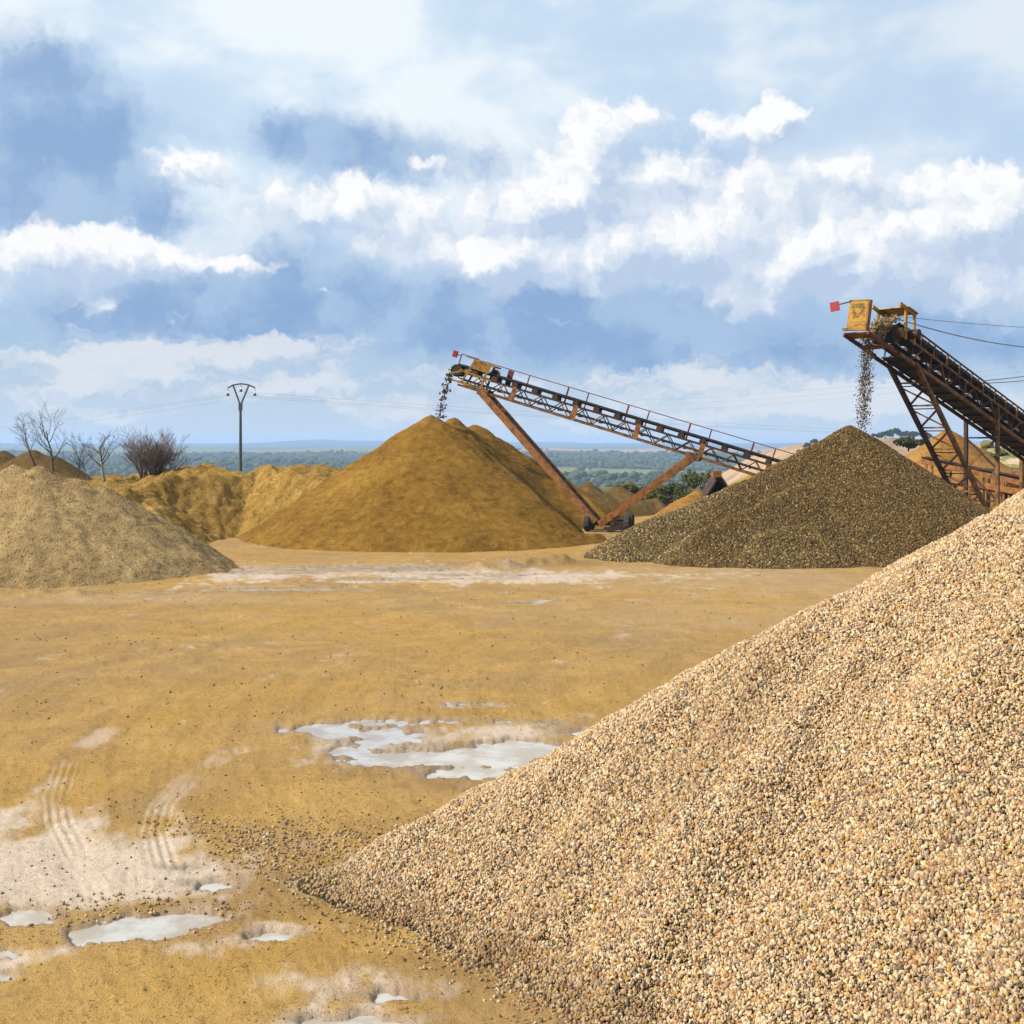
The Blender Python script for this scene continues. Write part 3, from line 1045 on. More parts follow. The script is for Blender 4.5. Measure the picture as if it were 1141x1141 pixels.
# brown heap far left
L4 = [cone_at(37, 499, 80), cone_at(5, 501, 82), cone_at(-60, 508, 83), cone_at(60, 509, 80)]
pile_mesh('sand_pile', lambda x, y: np.maximum(cones(x, y, L4, .6) + .2 * fbm(x * .5, y * .5, 5, 131),
          np.minimum(2.6, T33 * np.minimum(np.minimum(x + 46, -25 - x), np.minimum(y - 72, 92 - y))) + .25 * fbm(x * .4, y * .4, 4, 133)),
          (-62, -22, 66, 96), .3, M['sand_dark'], 'low dark brown heap behind the pale pile by the bare trees', 'sand pile')

# bench that carries the wheels
_w = P(676, 588, 66.5)


def h_bench(x, y):
    d = np.maximum(np.abs(x - _w.x - 1.0) - 2.0, 0)
    e = np.maximum(np.abs(y - _w.y - 1.5) - 2.6, 0)
    h = .46 - 1.0 * np.maximum(np.hypot(d, e) - .3, 0)
    return np.minimum(h, .46) + .09 * fbm(x * .9, y * .9, 4, 141) * sm(np.hypot(d, e), 0.1, .5)


pile_mesh('sand_bench', h_bench, (_w.x - 5, _w.x + 7, _w.y - 5, _w.y + 8), .12, M['sand_pale'], 'low pale sand bench under the wheels of the middle conveyor', 'sand bench')

L6 = [cone_at(655, 536, 90), cone_at(690, 541, 92), cone_at(730, 556, 92), cone_at(610, 538, 94)]
pile_mesh('sand_pile', lambda x, y: cones(x, y, L6, .8) + .3 * fbm(x * .5, y * .5, 5, 151) + .12 * fbm(x * 1.8, y * 1.8, 3, 152), (-6, 24, 78, 108), .22, M['sand_dark'],
          'low brown hummocky heap behind the wheels of the middle conveyor', 'sand pile')
L7 = [cone_at(776, 545, 78), cone_at(768, 553, 77)]
pile_mesh('sand_pile', lambda x, y: cones(x, y, L7, .6) + .16 * fbm(x * .8, y * .8, 4, 161), (4, 20, 68, 86), .18, M['sand_orange'],
          'small lit orange sand heap to the left of the dark hopper', 'sand pile')
L8 = [cone_at(862, 516, 90), cone_at(895, 512, 92), cone_at(835, 528, 88)]
pile_mesh('sand_pile', lambda x, y: cones(x, y, L8, .8) + .25 * fbm(x * .6, y * .6, 5, 171), (8, 40, 78, 106), .22, M['sand_bank'],
          'ochre sand heap to the right of the hopper under the conveyor tail', 'sand pile')
L9 = [cone_at(1057, 477, 92)]
pile_mesh('sand_pile', lambda x, y: cones(x, y, L9, 0, .72) + rills(x, y, L9[0][0], .12, 20, 7) + .1 * fbm(x * .8, y * .8, 4, 181), (22, 52, 78, 106), .2, M['sand_orange'],
          'orange sand cone seen through the lattice legs of the right conveyor', 'sand pile')


def clods(parent, hfun, box, n, lo, hi, mat, seed, keep=None):
    col = proto_collection('sand_clod', [ico(1, 800 + seed * 10 + i, .35, (1, .85, .7)) for i in range(4)], mat, False)
    pts, s, rot, r = cover(hfun, box, n, lo, hi, keep, seed)
    tag(scatter('clods', pts, np.stack([s, s, s], -1), rot, r.integers(0, 4, len(s)), col, parent), kind='stuff')


clods(pile_left, h_left, (-32, -9, 40, 54), 26000, .012, .05, mat_plain('pale sand clod', tn((.44, .31, .145)), .95, .3, 1.0), 21)
clods(pile_gold, h_gold, (-18, 8, 56, 76), 26000, .012, .05, mat_plain('golden sand clod', tn((.27, .15, .026)), .95, .3, 1.0), 22)
clods(pile_bank, h_bank, (-30, -8, 56, 72), 26000, .015, .06, mat_plain('ochre sand clod', tn((.42, .25, .055)), .95, .3, 1.0), 23)

# dark gravel under the right conveyor
def ridge(a, b, n):
    return [cone_at(*(a[k] + (b[k] - a[k]) * i / n for k in range(3))) for i in range(n + 1)]


L5 = [cone_at(946, 473, 61)] + ridge((930, 483, 60.5), (845, 529, 58.5), 7) + ridge((845, 529, 58.5), (715, 580, 56), 12) + ridge((892, 540, 56.5), (790, 585, 53.6), 9) + \
    ridge((905, 580, 53.6), (850, 590, 52.8), 4) + ridge((985, 500, 60), (1040, 540, 58.5), 4)


def h_gravel(x, y):
    h = cones(x, y, L5, 0.0)
    return h + rills(x, y, L5[0][0], .13, 18, 8) + .09 * fbm(x * .7, y * .7, 4, 191) + .12 * fbm(x * .3, y * .3, 2, 193)


gp_ = pile_mesh('gravel_pile', h_gravel, (0, 34, 46, 76), .16, M['gravel_bed'], 'dark brown gravel pile under the right conveyor with lower lobes at its left', 'gravel pile')
stones_dark = proto_collection('crushed_stone', [ico(1, 300 + i, .4, (1, random.uniform(.7, 1), random.uniform(.55, .85))) for i in range(6)], M['stone_dark'], False)


pts, s, rot, r_ = cover(h_gravel, (0, 34, 46, 66), 230000, .045, .10, lambda x, y, h: y < 62.5 + .1 * x, 2)
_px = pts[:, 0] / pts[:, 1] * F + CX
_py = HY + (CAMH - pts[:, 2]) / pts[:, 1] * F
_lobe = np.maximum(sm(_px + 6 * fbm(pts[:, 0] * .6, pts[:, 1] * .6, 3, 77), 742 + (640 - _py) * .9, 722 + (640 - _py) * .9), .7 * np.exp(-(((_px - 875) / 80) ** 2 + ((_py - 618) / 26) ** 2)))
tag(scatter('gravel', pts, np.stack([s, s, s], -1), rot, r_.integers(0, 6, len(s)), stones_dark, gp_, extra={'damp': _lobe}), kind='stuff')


# pale gravel in the foreground
def h_fore(x, y):
    h1 = .471 * (x + 2.85) + .4485 * (y - 14.4)
    hb = .556 * (x + 2.35) - .35 * (y - 14.42) - .04
    k = .35
    q = np.clip(.5 + .5 * (hb - h1) / k, 0, 1)
    h = hb * (1 - q) + h1 * q - k * q * (1 - q)
    cap = 7.2 - T33 * np.maximum(np.hypot(x - 11.0, (y - 15.2)) - .5, 0) * .55
    h = np.minimum(h, cap)
    h = np.minimum(h, T33 * (22 - x))
    h = h + .13 * fbm(x * .45, y * .45, 3, 201) + .07 * fbm(x * 1.7, y * 1.7, 3, 202) + .17 * fbm((-.69 * x + .725 * y) * 1.1, (.725 * x + .69 * y) * .22, 3, 203)
    # spread toe
    toe = .11
    return np.where(h > toe * 3, h, toe * np.log1p(np.exp(np.clip(h / toe, -30, 30))) - .022) * 1.0


fp = pile_mesh('gravel_pile', h_fore, (-6, 20, 1.5, 30), .1, M['gravel_bed'], 'big pale pebble gravel pile filling the right foreground', 'gravel pile', foot=-.0)
stones_light = proto_collection('river_pebble', [ico(2, 400 + i, .34, (1.12, random.uniform(.58, .88), random.uniform(.42, .72))) for i in range(9)], M['stone_light'])


def in_view(x, y, h):
    return (x < .456 * y + 4.0) & (y > 6.5) & (y < 18.0 + .05 * x) & ((CAMH - h) / np.maximum(y, .1) < .66)


pts, s, rot, r_ = cover(h_fore, (-5, 12, 6.5, 18.6), 1250000, .009, .0325, lambda x, y, h: in_view(x, y, h) & (h > .004), 3)
hz = pts[:, 2]
thin = r_.random(len(s)) < .12 + .88 * sm(hz, .0, .07)
pts, s, rot, hz = pts[thin], s[thin], rot[thin], hz[thin]
pts[:, 2] += r_.uniform(-.02, .03, len(s))
damp_ = sm(hz + .20 * fbm(pts[:, 0] * .8, pts[:, 1] * .8, 3, 9), .36, .05) * .6
_c = -.69 * pts[:, 0] + .725 * pts[:, 1]
_d = .725 * pts[:, 0] + .69 * pts[:, 1]
_st = fbm(_c * 1.3 + .4 * fbm(_c, _d, 3, 232), _d * .22, 4, 231, .6)
damp_ = np.clip(damp_ + .42 * sm(_st, .08, .55), 0, 1)
s = s * (1 + .25 * sm(_st, .0, .5))
tag(scatter('gravel', pts, np.stack([s, s, s], -1), rot, r_.integers(0, 9, len(s)), stones_light, fp, extra={'damp': damp_}), kind='stuff')
print('foreground stones', len(s))

# loose stones and clods lying on the yard
stones_g = proto_collection('clod', [ico(1, 500 + i, .3, (1, .85, .65)) for i in range(5)], M['stone_ground'])


def yard_stones():
    n = 60000
    az = np.radians(rng.uniform(-26, 26, n))
    r = 10 * np.exp(rng.uniform(0, math.log(6.0), n))
    x, y = np.sin(az) * r, np.cos(az) * r
    dens = .05 + .40 * sm(fbm(x * .5, y * .5, 5, 211, .66), .05, .7)
    toe = h_fore(x, y)
    dens = dens + .9 * sm(.471 * (x + 2.6) + .4485 * (y - 14.4), -.55, -.05) * (y < 17)
    X, Y = G(180, 1012)
    ring = np.exp(-(((x - X) / 1.3) ** 2 + ((y - Y) / .55) ** 2))
    X, Y = G(70, 1035)
    ring = ring + np.exp(-(((x - X) / 1.0) ** 2 + ((y - Y) / .5) ** 2))
    X, Y = G(300, 985)
    ring = ring + np.exp(-(((x - X) / .8) ** 2 + ((y - Y) / .9) ** 2))
    pud = field(x, y, PUDDLE)
    dens = dens + .5 * sm(ring, .2, .6)
    dens = dens * (1 - .8 * sm(pud, .45, .8))
    ok = (rng.random(n) < dens) & (toe < .03)
    x, y, r = x[ok], y[ok], r[ok]
    s = (.005 + .018 * rng.random(len(x)) ** 4) * np.clip(r / 14, .9, 2.0)
    pts = np.stack([x, y, ground_h(x, y) + s * .25], -1)
    sc = np.stack([s, s, s * .8], -1)
    o = scatter('loose_stones', pts, sc, rng.uniform(0, 6.28, (len(x), 3)), rng.integers(0, 5, len(x)), stones_g, base=(0, 10, 0))
    tag(o, 'small brown stones and clods strewn over the sandy yard', 'stones', kind='stuff')
    # extra pebbles that rolled off the pale pile and lie round the near puddle
    n = 22000
    x, y = rng.uniform(-8, 3, n), rng.uniform(10, 18, n)
    f_ = .471 * (x + 2.6) + .4485 * (y - 14.4)
    f_ = f_ + .35 * fbm(x * 1.1, y * 1.1, 4, 222)
    d1 = sm(f_, -.70, -.05) * sm(y + .6 * fbm(x, y, 3, 223), 17.2, 15.6)
    X, Y = G(165, 1012)
    d2 = np.exp(-(((x - X) / 1.25) ** 2 + ((y - Y) / .45) ** 2))
    ok = (rng.random(n) < np.maximum(.9 * d1 ** 2.4, .35 * d2)) & (h_fore(x, y) < .06) & (field(x, y, PUDDLE) < .75)
    x, y = x[ok], y[ok]
    s = rng.uniform(.013, .032, len(x))
    pts = np.stack([x, y, ground_h(x, y) + s * .3], -1)
    o = scatter('loose_pebbles', pts, np.stack([s, s, s], -1), rng.uniform(0, 6.28, (len(x), 3)), rng.integers(0, 9, len(x)), stones_light, base=(-3, 13, 0),
                extra={'damp': rng.uniform(.2, .8, len(x))})
    tag(o, 'pebbles rolled off the big pale pile onto the wet ground', 'pebbles', kind='stuff')


yard_stones()


# ------------------------------------------------------------------ conveyors
class Frame:
    def __init__(self, A, a):
        self.A, self.a = Vector(A), Vector(a).normalized()
        self.w = Vector((0, 0, 1)).cross(self.a).normalized()      # across
        if self.w.y < 0: self.w = -self.w                           # +w = far side
        self.n = self.a.cross(self.w).normalized()
        if self.n.z < 0: self.n = -self.n

    def __call__(self, s, v, t):
        return self.A + self.a * s + self.w * v + self.n * t


def proj(p_):
    return (CX + F * p_.x / p_.y, HY - F * (p_.z - CAMH) / p_.y)


def wheel(parent, c, axis, R, W):
    axis = Vector(axis).normalized()
    u = axis.cross(Vector((0, 0, 1))).normalized()
    v = u.cross(axis).normalized()
    prof = [(-.5, .60), (-.5, .86), (-.36, .98), (-.12, 1.0), (.12, 1.0), (.36, .98), (.5, .86), (.5, .60)]
    n = 24
    mb = MB()
    vs_, fs = [], []
    for j in range(n):
        t_ = 2 * math.pi * j / n
        rr = 1.0 if j % 2 else .955
        for (wx, pr) in prof:
            k = pr * (rr if pr > .97 else 1)
            vs_.append(c + axis * wx * W + (u * math.cos(t_) + v * math.sin(t_)) * R * k)
    m_ = len(prof)
    for j in range(n):
        for i in range(m_):
            fs.append((j * m_ + i, j * m_ + (i + 1) % m_, ((j + 1) % n) * m_ + (i + 1) % m_, ((j + 1) % n) * m_ + i))
    mb.add(vs_, fs)
    w_ = mb.build('wheel', M['tyre'], parent, False)
    MB().tube([c - axis * W * .30, c - axis * W * .22, c + axis * W * .22, c + axis * W * .30], [R * .3, R * .62, R * .62, R * .3], 16).build('rim', M['rust_dark'], w_)
    return w_


def drum(name, c, axis, R, W, mat, parent, n=20):
    return MB().tube([c - axis * W / 2, c + axis * W / 2], R, n).build(name, mat, parent, False)


def trough_belt(name, fr, s0, s1, t0, width, mat, parent, dip=.10, th=.045, wrapR=None, taper=None):
    mb = MB()
    prof = [(-width / 2, dip), (-width * .25, 0), (width * .25, 0), (width / 2, dip)]
    ss = list(np.linspace(s0, s1, 24))
    vs_, fs = [], []
    for s_ in ss:
        for (v, t_) in prof:
            vs_.append(fr(s_, v, t0 + t_))
        for (v, t_) in reversed(prof):
            vs_.append(fr(s_, v, t0 + t_ - th))
    k = 8
    for i in range(len(ss) - 1):
        for j in range(k):
            fs.append((i * k + j, i * k + (j + 1) % k, (i + 1) * k + (j + 1) % k, (i + 1) * k + j))
    fs.append(tuple(range(k)))
    fs.append(tuple((len(ss) - 1) * k + j for j in reversed(range(k))))
    return mb.add(vs_, fs).build(name, mat, parent)


def wrap_belt(fr, R, t0, t1, width, mat, parent):
    """the belt where it turns round the head drum"""
    mb = MB()
    vs_, fs = [], []
    n = 14
    tc = (t0 + t1) / 2
    for i in range(n + 1):
        th = math.pi / 2 + math.pi * i / n
        for rr in (R, R + .045):
            for v in (-width / 2, width / 2):
                vs_.append(fr(math.cos(th) * rr, v, tc + math.sin(th) * rr))
    for i in range(n):
        a, b = i * 4, i * 4 + 4
        fs += [(a + 2, a + 3, b + 3, b + 2), (a, b, b + 1, a + 1), (a, a + 2, b + 2, b), (a + 1, b + 1, b + 3, a + 3)]
    return mb.add(vs_, fs).build('head_belt', mat, parent)


def build_conveyor_one():
    A, B = P(513, 407, 69), P(892, 521, 64)
    fr = Frame(A, B - A)
    Ln = (B - A).length + 1.2
    base = P(668, 588, 66.6)
    root = empty('belt_conveyor', (base.x, base.y, 0.46), 'long rusty wheeled stacker conveyor discharging onto the golden sand cone', 'conveyor', None)
    hw = .58
    # belt and drum
    trough_belt('carrying_belt', fr, .0, Ln, 0.0, .98, M['belt'], root, .10, .10)
    mb = MB().beam(fr(0.2, 0, -.76), fr(Ln, 0, -.76), .8, .06, fr.n)
    mb.build('return_belt', M['belt'], root)
    drum('head_drum', fr(.05, 0, -.36), fr.w, .33, .95, M['dark_steel'], root)
    wrap_belt(fr, .335, -.02, -.70, .9, M['belt'], root)
    # chords
    for v in (-hw, hw):
        beam('top_chord', fr(.6, v, -.37), fr(Ln, v, -.37), .10, .10, M['rust_dark'], root, fr.n)
        beam('bottom_chord', fr(.35, v, -1.16), fr(Ln, v, -1.16), .11, .13, M['rust_ochre'] if v < 0 else M['rust_dark'], root, fr.n)
        beam('stringer', fr(.6, v * .94, -.80), fr(Ln, v * .94, -.80), .06, .09, M['dark_steel'], root, fr.n)
        n = int(Ln / .66)
        for i in range(n):
            s0, s1 = .9 + i * .66, .9 + (i + 1) * .66
            t0, t1 = (-.41, -1.11) if i % 2 else (-1.11, -.41)
            beam('brace', fr(s0, v, t0), fr(s1, v, t1), .06, .06, M['rust_dark'] if i % 3 else M['rust'], root, fr.n)
    # idler sets
    n = int(Ln / 1.3)
    for i in range(n + 1):
        s_ = 1.2 + i * 1.3
        if s_ > Ln: break
        ib = beam('idler_bracket', fr(s_, -hw - .03, -.19), fr(s_, hw + .03, -.19), .34, .28, M['rust_dark'], root, fr.n)
        for v in (-.36, 0, .36):
            ax = fr.w if v == 0 else (fr.w * .9 + fr.n * (.35 if v > 0 else -.35)).normalized()
            drum('roller', fr(s_, v, -.09 + (abs(v) > 0) * .02), ax, .05, .26, M['dark_steel'], ib, 8)
        beam('return_idler', fr(s_ + .4, -hw + .02, -.86), fr(s_ + .4, hw - .02, -.86), .09, .09, M['dark_steel'], root, fr.n)
        beam('cross_member', fr(s_, -hw + .06, -1.16), fr(s_, hw - .06, -1.16), .09, .09, M['rust_dark'], root, fr.n)
        if i % 3 == 2:
            beam('splice_plate', fr(s_ + .1, -hw - .07, -.30), fr(s_ + .1, -hw - .07, -1.22), .30, .02, M['rust'], root, fr.w)
    # handrail on the far side
    rv = hw + .32
    tr = .62
    beam('walkway', fr(1.2, hw + .25, -.42), fr(Ln, hw + .25, -.42), .5, .04, M['rust_dark'], root, fr.n)
    beam('handrail', fr(-.05, rv, tr), fr(Ln, rv, tr), .05, .05, M['rust_red'], root, fr.n)
    k = 0
    s_ = 2.9
    while s_ < Ln:
        beam('rail_post', fr(s_, rv, -.42), fr(s_, rv, tr - .03), .07 if k % 2 else .10, .06, M['rust_red'], root, fr.w)
        s_ += 1.28 if k % 2 == 0 else 2.56
        k += 1
    # head guard
    y = M['yellow_old']
    for v in (-hw - .06, hw + .06):
        beam('guard_post', fr(.55, v, -.95), fr(1.05, v, .62), .11, .09, y, root, fr.w)
        beam('guard_post', fr(1.85, v, -1.05), fr(1.95, v, .55), .12, .09, y, root, fr.w)
        beam('guard_rail', fr(.25, v, -.25), fr(2.35, v, -.38), .08, .12, y, root, fr.n)
        beam('guard_brace', fr(-.28, v, -.62), fr(.75, v, -.12), .08, .10, y, root, fr.n)
        beam('guard_rail', fr(-.05, v, -.98), fr(2.35, v, -1.02), .07, .10, y, root, fr.n)
    beam('guard_hood', fr(.98, 0, .58), fr(2.35, 0, .50), 1.5, .10, y, root, fr.n)
    beam('guard_panel', fr(1.0, -hw - .12, .30), fr(2.1, -hw - .12, .26), .03, .52, y, root, fr.n)
    drum('gear_motor', fr(2.05, hw + .30, .10), fr.w, .26, .5, M['yellow_old'], root, 14)
    beam('red_cover', fr(3.0, rv - .05, -.42), fr(3.0, rv - .05, .58), .34, .12, M['rust_red'], root, fr.w)
    beam('lamp_arm', fr(-.05, -.2, -.1), fr(-.05, -.2, .72), .06, .05, M['rust_red'], root, fr.w)
    beam('lamp_arm', fr(-.05, -.2, .70), fr(1.1, -.2, .68), .05, .05, M['rust_red'], root, fr.n)
    beam('warning_lamp', fr(-.45, -.2, .38), fr(-.45, -.2, .78), .26, .22, M['red'], root, fr.w)
    beam('lamp_bracket', fr(-.33, -.2, .58), fr(-.05, -.2, .58), .05, .05, M['rust_dark'], root, fr.n)
    # undercarriage: two V frames on an axle
    sax = (base - A).dot(fr.a)
    foot = Vector((base.x, base.y, 1.02))
    ah = Vector((fr.a.x, fr.a.y, 0)).normalized()
    s1 = (P(538, 438, 68.6) - A).dot(fr.a)
    s2 = (P(772, 512, 65.5) - A).dot(fr.a)
    for v in (-.62, .62):
        pf = foot + fr.w * v
        m = M['rust']
        lg = beam('strut', fr(s1, v, -1.16), pf - ah * .15, .34, .40, m, root, fr.n)
        beam('strut', fr(s2, v, -1.16), pf + ah * .1 + Vector((0, 0, -.12)), .34, .42, m, root, fr.n)
        beam('hinge_plate', fr(s1 - .2, v, -1.20), fr(s1 + .45, v, -1.20), .2, .35, M['rust_ochre'], root, fr.n)
        beam('hinge_plate', fr(s2 - .4, v, -1.20), fr(s2 + .4, v, -1.20), .2, .35, M['rust_ochre'], root, fr.n)
    pa, pb = fr(s1, 0, -1.16), foot
    for f_ in (.22, .42, .62, .80):
        q = pa.lerp(pb, f_)
        beam('cross_tie', q - fr.w * .46, q + fr.w * .46, .16, .16, M['rust_dark'], root, fr.n)
    for v, (f0, f1) in ((1, (.22, .42)), (-1, (.42, .62)), (1, (.62, .80))):
        beam('diagonal_tie', pa.lerp(pb, f0) - fr.w * .45 * v, pa.lerp(pb, f1) + fr.w * .45 * v, .08, .08, M['rust_dark'], root, fr.n)
    pc = fr(s2, 0, -1.16)
    for f_ in (.25, .5, .75):
        q = pc.lerp(pb, f_)
        beam('cross_tie', q - fr.w * .46, q + fr.w * .46, .16, .16, M['rust_dark'], root, fr.n)
    ax0 = Vector((base.x, base.y, .46 + .50))
    beam('axle', ax0 - ah * .55 - fr.w * .55, ax0 + ah * 1.9 - fr.w * .55, .26, .26, M['dark_steel'], root)
    beam('axle', ax0 - ah * .55 + fr.w * .75, ax0 + ah * 1.9 + fr.w * .75, .26, .26, M['dark_steel'], root)
    beam('axle_tie', ax0 + ah * .9 - fr.w * .75, ax0 + ah * .9 + fr.w * .85, .22, .22, M['rust_dark'], root)
    beam('step_plate', ax0 + ah * .4 - fr.w * .8 - Vector((0, 0, .28)), ax0 + ah * 1.6 - fr.w * .8 - Vector((0, 0, .28)), .3, .16, M['dark_steel'], root)
    for k_ in (-.62, 1.75):
        for v in (-.55, .75):
            wheel(root, ax0 + ah * k_ + fr.w * v, ah, .50, .34)
    drum('drive_motor', ax0 + ah * .75 + fr.w * .3 + Vector((0, 0, .48)), fr.a, .20, .5, M['dark_steel'], root, 14)
    # tail frame that rests on the yard behind the gravel
    for v in (-hw, hw):
        q = fr(Ln - .3, v, -1.16)
        beam('tail_leg', q, Vector((q.x, q.y, 0)), .16, .16, M['rust_dark'], root, fr.w)
    return fr


fr1 = build_conveyor_one()


def build_conveyor_two():
    yaw, sl_ = math.radians(40), math.radians(18.5)
    A = P(988, 372, 61)
    fr = Frame(A, (math.cos(yaw) * math.cos(sl_), math.sin(yaw) * math.cos(sl_), -math.sin(sl_)))
    # +w is the far side here as well: -v is the camera side
    Ln, hw = 27.0, .82
    sT = 14.0
    b0 = fr(sT, 0, 0)
    root = empty('belt_conveyor', (b0.x, b0.y, 0), 'steep rusty lattice conveyor with yellow head panel dropping gravel at the right', 'conveyor')
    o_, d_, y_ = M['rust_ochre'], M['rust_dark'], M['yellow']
    trough_belt('carrying_belt', fr, 0, Ln, .42, 1.25, M['belt'], root, .22, .08)
    beam('belt_cover', fr(1.9, .35, .95), fr(Ln, .35, .95), .10, .85, M['belt'], root, fr.n)
    beam('return_belt', fr(.2, 0, -.55), fr(Ln, 0, -.55), 1.1, .04, M['belt'], root, fr.n)
    drum('head_drum', fr(0, 0, -.06), fr.w, .46, 1.3, M['dark_steel'], root, 22)
    wrap_belt(fr, .47, .42, -.54, 1.25, M['belt'], root)
    beam('underside_shade_pan', fr(.9, .05, -.98), fr(Ln, .05, -.98), 1.25, .05, M['dark_steel'], root, fr.n)  # near-black sheet that paints the shade under the belt
    for v in (-hw, hw):
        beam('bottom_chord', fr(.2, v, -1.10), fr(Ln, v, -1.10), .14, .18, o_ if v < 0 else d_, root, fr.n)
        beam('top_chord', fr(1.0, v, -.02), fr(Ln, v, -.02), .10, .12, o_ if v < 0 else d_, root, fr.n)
        n = int((Ln - 1.4) / 1.0)
        for i in range(n):
            s0 = 1.4 + i * 1.0
            t0, t1 = (-.08, -1.02) if i % 2 else (-1.02, -.08)
            beam('brace', fr(s0, v, t0), fr(s0 + 1.0, v, t1), .06, .06, d_ if i % 3 else o_, root, fr.n)
            if i % 2 == 0:
                beam('web_post', fr(s0, v, -1.02), fr(s0, v, -.08), .07, .07, o_ if i % 4 else d_, root, fr.w)
    # camera-side walkway and rails
    v = -hw - .06
    beam('handrail', fr(1.6, v, .68), fr(Ln, v, .68), .08, .08, o_, root, fr.n)
    beam('mid_rail', fr(1.6, v, .34), fr(Ln, v, .34), .05, .05, d_, root, fr.n)
    k, s_ = 0, 2.0
    while s_ < Ln:
        beam('rail_post', fr(s_, v, -.05), fr(s_, v, .65), .12 if k % 3 == 2 else .07, .07, M['rust'] if k % 3 == 2 else o_, root, fr.w)
        beam('rail_brace', fr(s_ + .1, v + .03, .05), fr(s_ + .9, v + .03, .62), .05, .05, d_, root, fr.n)
        s_ += 1.45
        k += 1
    for i in range(20):
        s_ = 1.6 + i * 1.25
        ib = beam('idler_bracket', fr(s_, -.72, .20), fr(s_, .72, .20), .16, .26, d_, root, fr.n)
        for vv in (-.46, 0, .46):
            ax = fr.w if vv == 0 else (fr.w * .9 + fr.n * (.45 if vv > 0 else -.45)).normalized()
            drum('roller', fr(s_, vv, .34 if vv == 0 else .40), ax, .065, .40, M['dark_steel'], ib, 8)
        beam('cross_member', fr(s_, -hw + .08, -1.05), fr(s_, hw - .08, -1.05), .10, .08, d_, root, fr.n)
        beam('spreader', fr(s_, -hw + .06, -.02), fr(s_, hw - .06, -.02), .08, .10, d_, root, fr.n)
    # head: yellow arch guard
    for v in (-hw - .02, hw + .02):
        beam('guard_post', fr(.55, v, -.15), fr(.10, v, 1.38), .20, .09, y_, root, fr.w)
        beam('guard_post', fr(1.45, v, -.10), fr(1.00, v, 1.38), .16, .09, y_, root, fr.w)
        beam('guard_rail', fr(-.55, v, 1.46), fr(1.10, v, 1.46), .10, .20, y_, root, fr.n)
        beam('guard_rail', fr(.35, v, .42), fr(1.3, v, .42), .08, .10, y_, root, fr.n)
    beam('guard_hood', fr(.05, 0, 1.55), fr(1.1, 0, 1.55), 2.0, .05, y_, root, fr.n)
    drum('bearing_housing', fr(.1, -hw + .06, .05), fr.w, .27, .25, o_, root, 14)
    drum('gear_motor', fr(.95, -hw - .30, .30), fr.w, .24, .45, d_, root, 14)
    # chute tray ahead of the drum and the yellow panel
    beam('tray_beam', fr(-2.75, -hw + .1, -1.10), fr(.4, -hw + .1, -1.10), .12, .20, M['rust_red'], root, fr.n)
    beam('tray_beam', fr(-2.75, hw - .1, -1.10), fr(.4, hw - .1, -1.10), .12, .20, M['rust_red'], root, fr.n)
    beam('chute_plate', fr(-.95, 0, -1.02), fr(-.30, 0, -.98), 1.6, .05, M['yellow_old'], root, fr.n)
    beam('tray_plate', fr(-2.7, 0, -1.02), fr(-1.95, 0, -1.02), 1.6, .05, M['yellow_old'], root, fr.n)
    # panel: upright, facing the camera's left
    pn = empty_panel(fr, root)
    # slanting lattice tower
    def solve(px_t, z_t, v, s0, s1):
        best = None
        for s_ in np.linspace(s0, s1, 400):
            q = fr(s_, v, 0)
            p_ = proj(Vector((q.x, q.y, z_t)))
            if best is None or abs(p_[0] - px_t) < best[0]:
                best = (abs(p_[0] - px_t), s_)
        return best[1]
    s_top = min(np.linspace(.5, 8, 300), key=lambda s_: abs(proj(fr(s_, -hw, -1.1))[0] - 1020))
    s_bot = solve(1094, 2.4, -hw, s_top, 25)
    legs = {}
    for v in (-hw, hw):
        top = fr(s_top, v, -1.0)
        q = fr(s_bot, v, 0)
        low = Vector((q.x, q.y, 2.4))
        d = (low - top)
        end = top + d * (top.z / (top.z - 2.4))
        end.z = -0.05
        legs[v] = (top, end)
        beam('tower_leg', top, end, .22, .22, o_ if v < 0 else d_, root, fr.w)  # sunlit and shaded leg painted as lighter near, darker far steel
    nr = 7
    (ta, ea), (tb, eb) = legs[-hw], legs[hw]
    fs = np.linspace(.10, .96, nr + 1)
    for i, f_ in enumerate(fs):
        beam('tower_rung', ta.lerp(ea, f_), tb.lerp(eb, f_), .10, .10, o_, root)
        beam('tower_rung', ta.lerp(ea, f_ + .018), tb.lerp(eb, f_ + .018), .06, .06, d_, root)
        if i < nr:
            f2 = fs[i + 1]
            beam('tower_brace', ta.lerp(ea, f_ + .02), tb.lerp(eb, f2), .09, .09, d_, root)
            beam('tower_brace', tb.lerp(eb, f_ + .02), ta.lerp(ea, f2), .10, .09, o_, root)
    # upright trestle
    s_t = min(np.linspace(6, 25, 500), key=lambda s_: abs(proj(fr(s_, -hw - .08, -.3))[0] - 1111))
    tp = {}
    for v in (-hw - .1, hw + .1):
        q = fr(s_t, v, -.3 if v < 0 else -1.1)
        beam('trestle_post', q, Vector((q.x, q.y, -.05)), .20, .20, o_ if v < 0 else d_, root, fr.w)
        tp[v] = q
    va, vb = sorted(tp)
    for z0, z1 in ((6.0, 4.1), (4.1, 2.2), (2.2, .3)):
        a0, b0_ = tp[va].copy(), tp[vb].copy()
        a0.z, b0_.z = z0, z0
        a1, b1 = a0.copy(), b0_.copy()
        a1.z, b1.z = z1, z1
        beam('trestle_rail', a0, b0_, .10, .10, d_, root)
        beam('trestle_brace', a0, b1, .10, .10, o_, root)
        beam('trestle_brace', b0_, a1, .10, .10, d_, root)
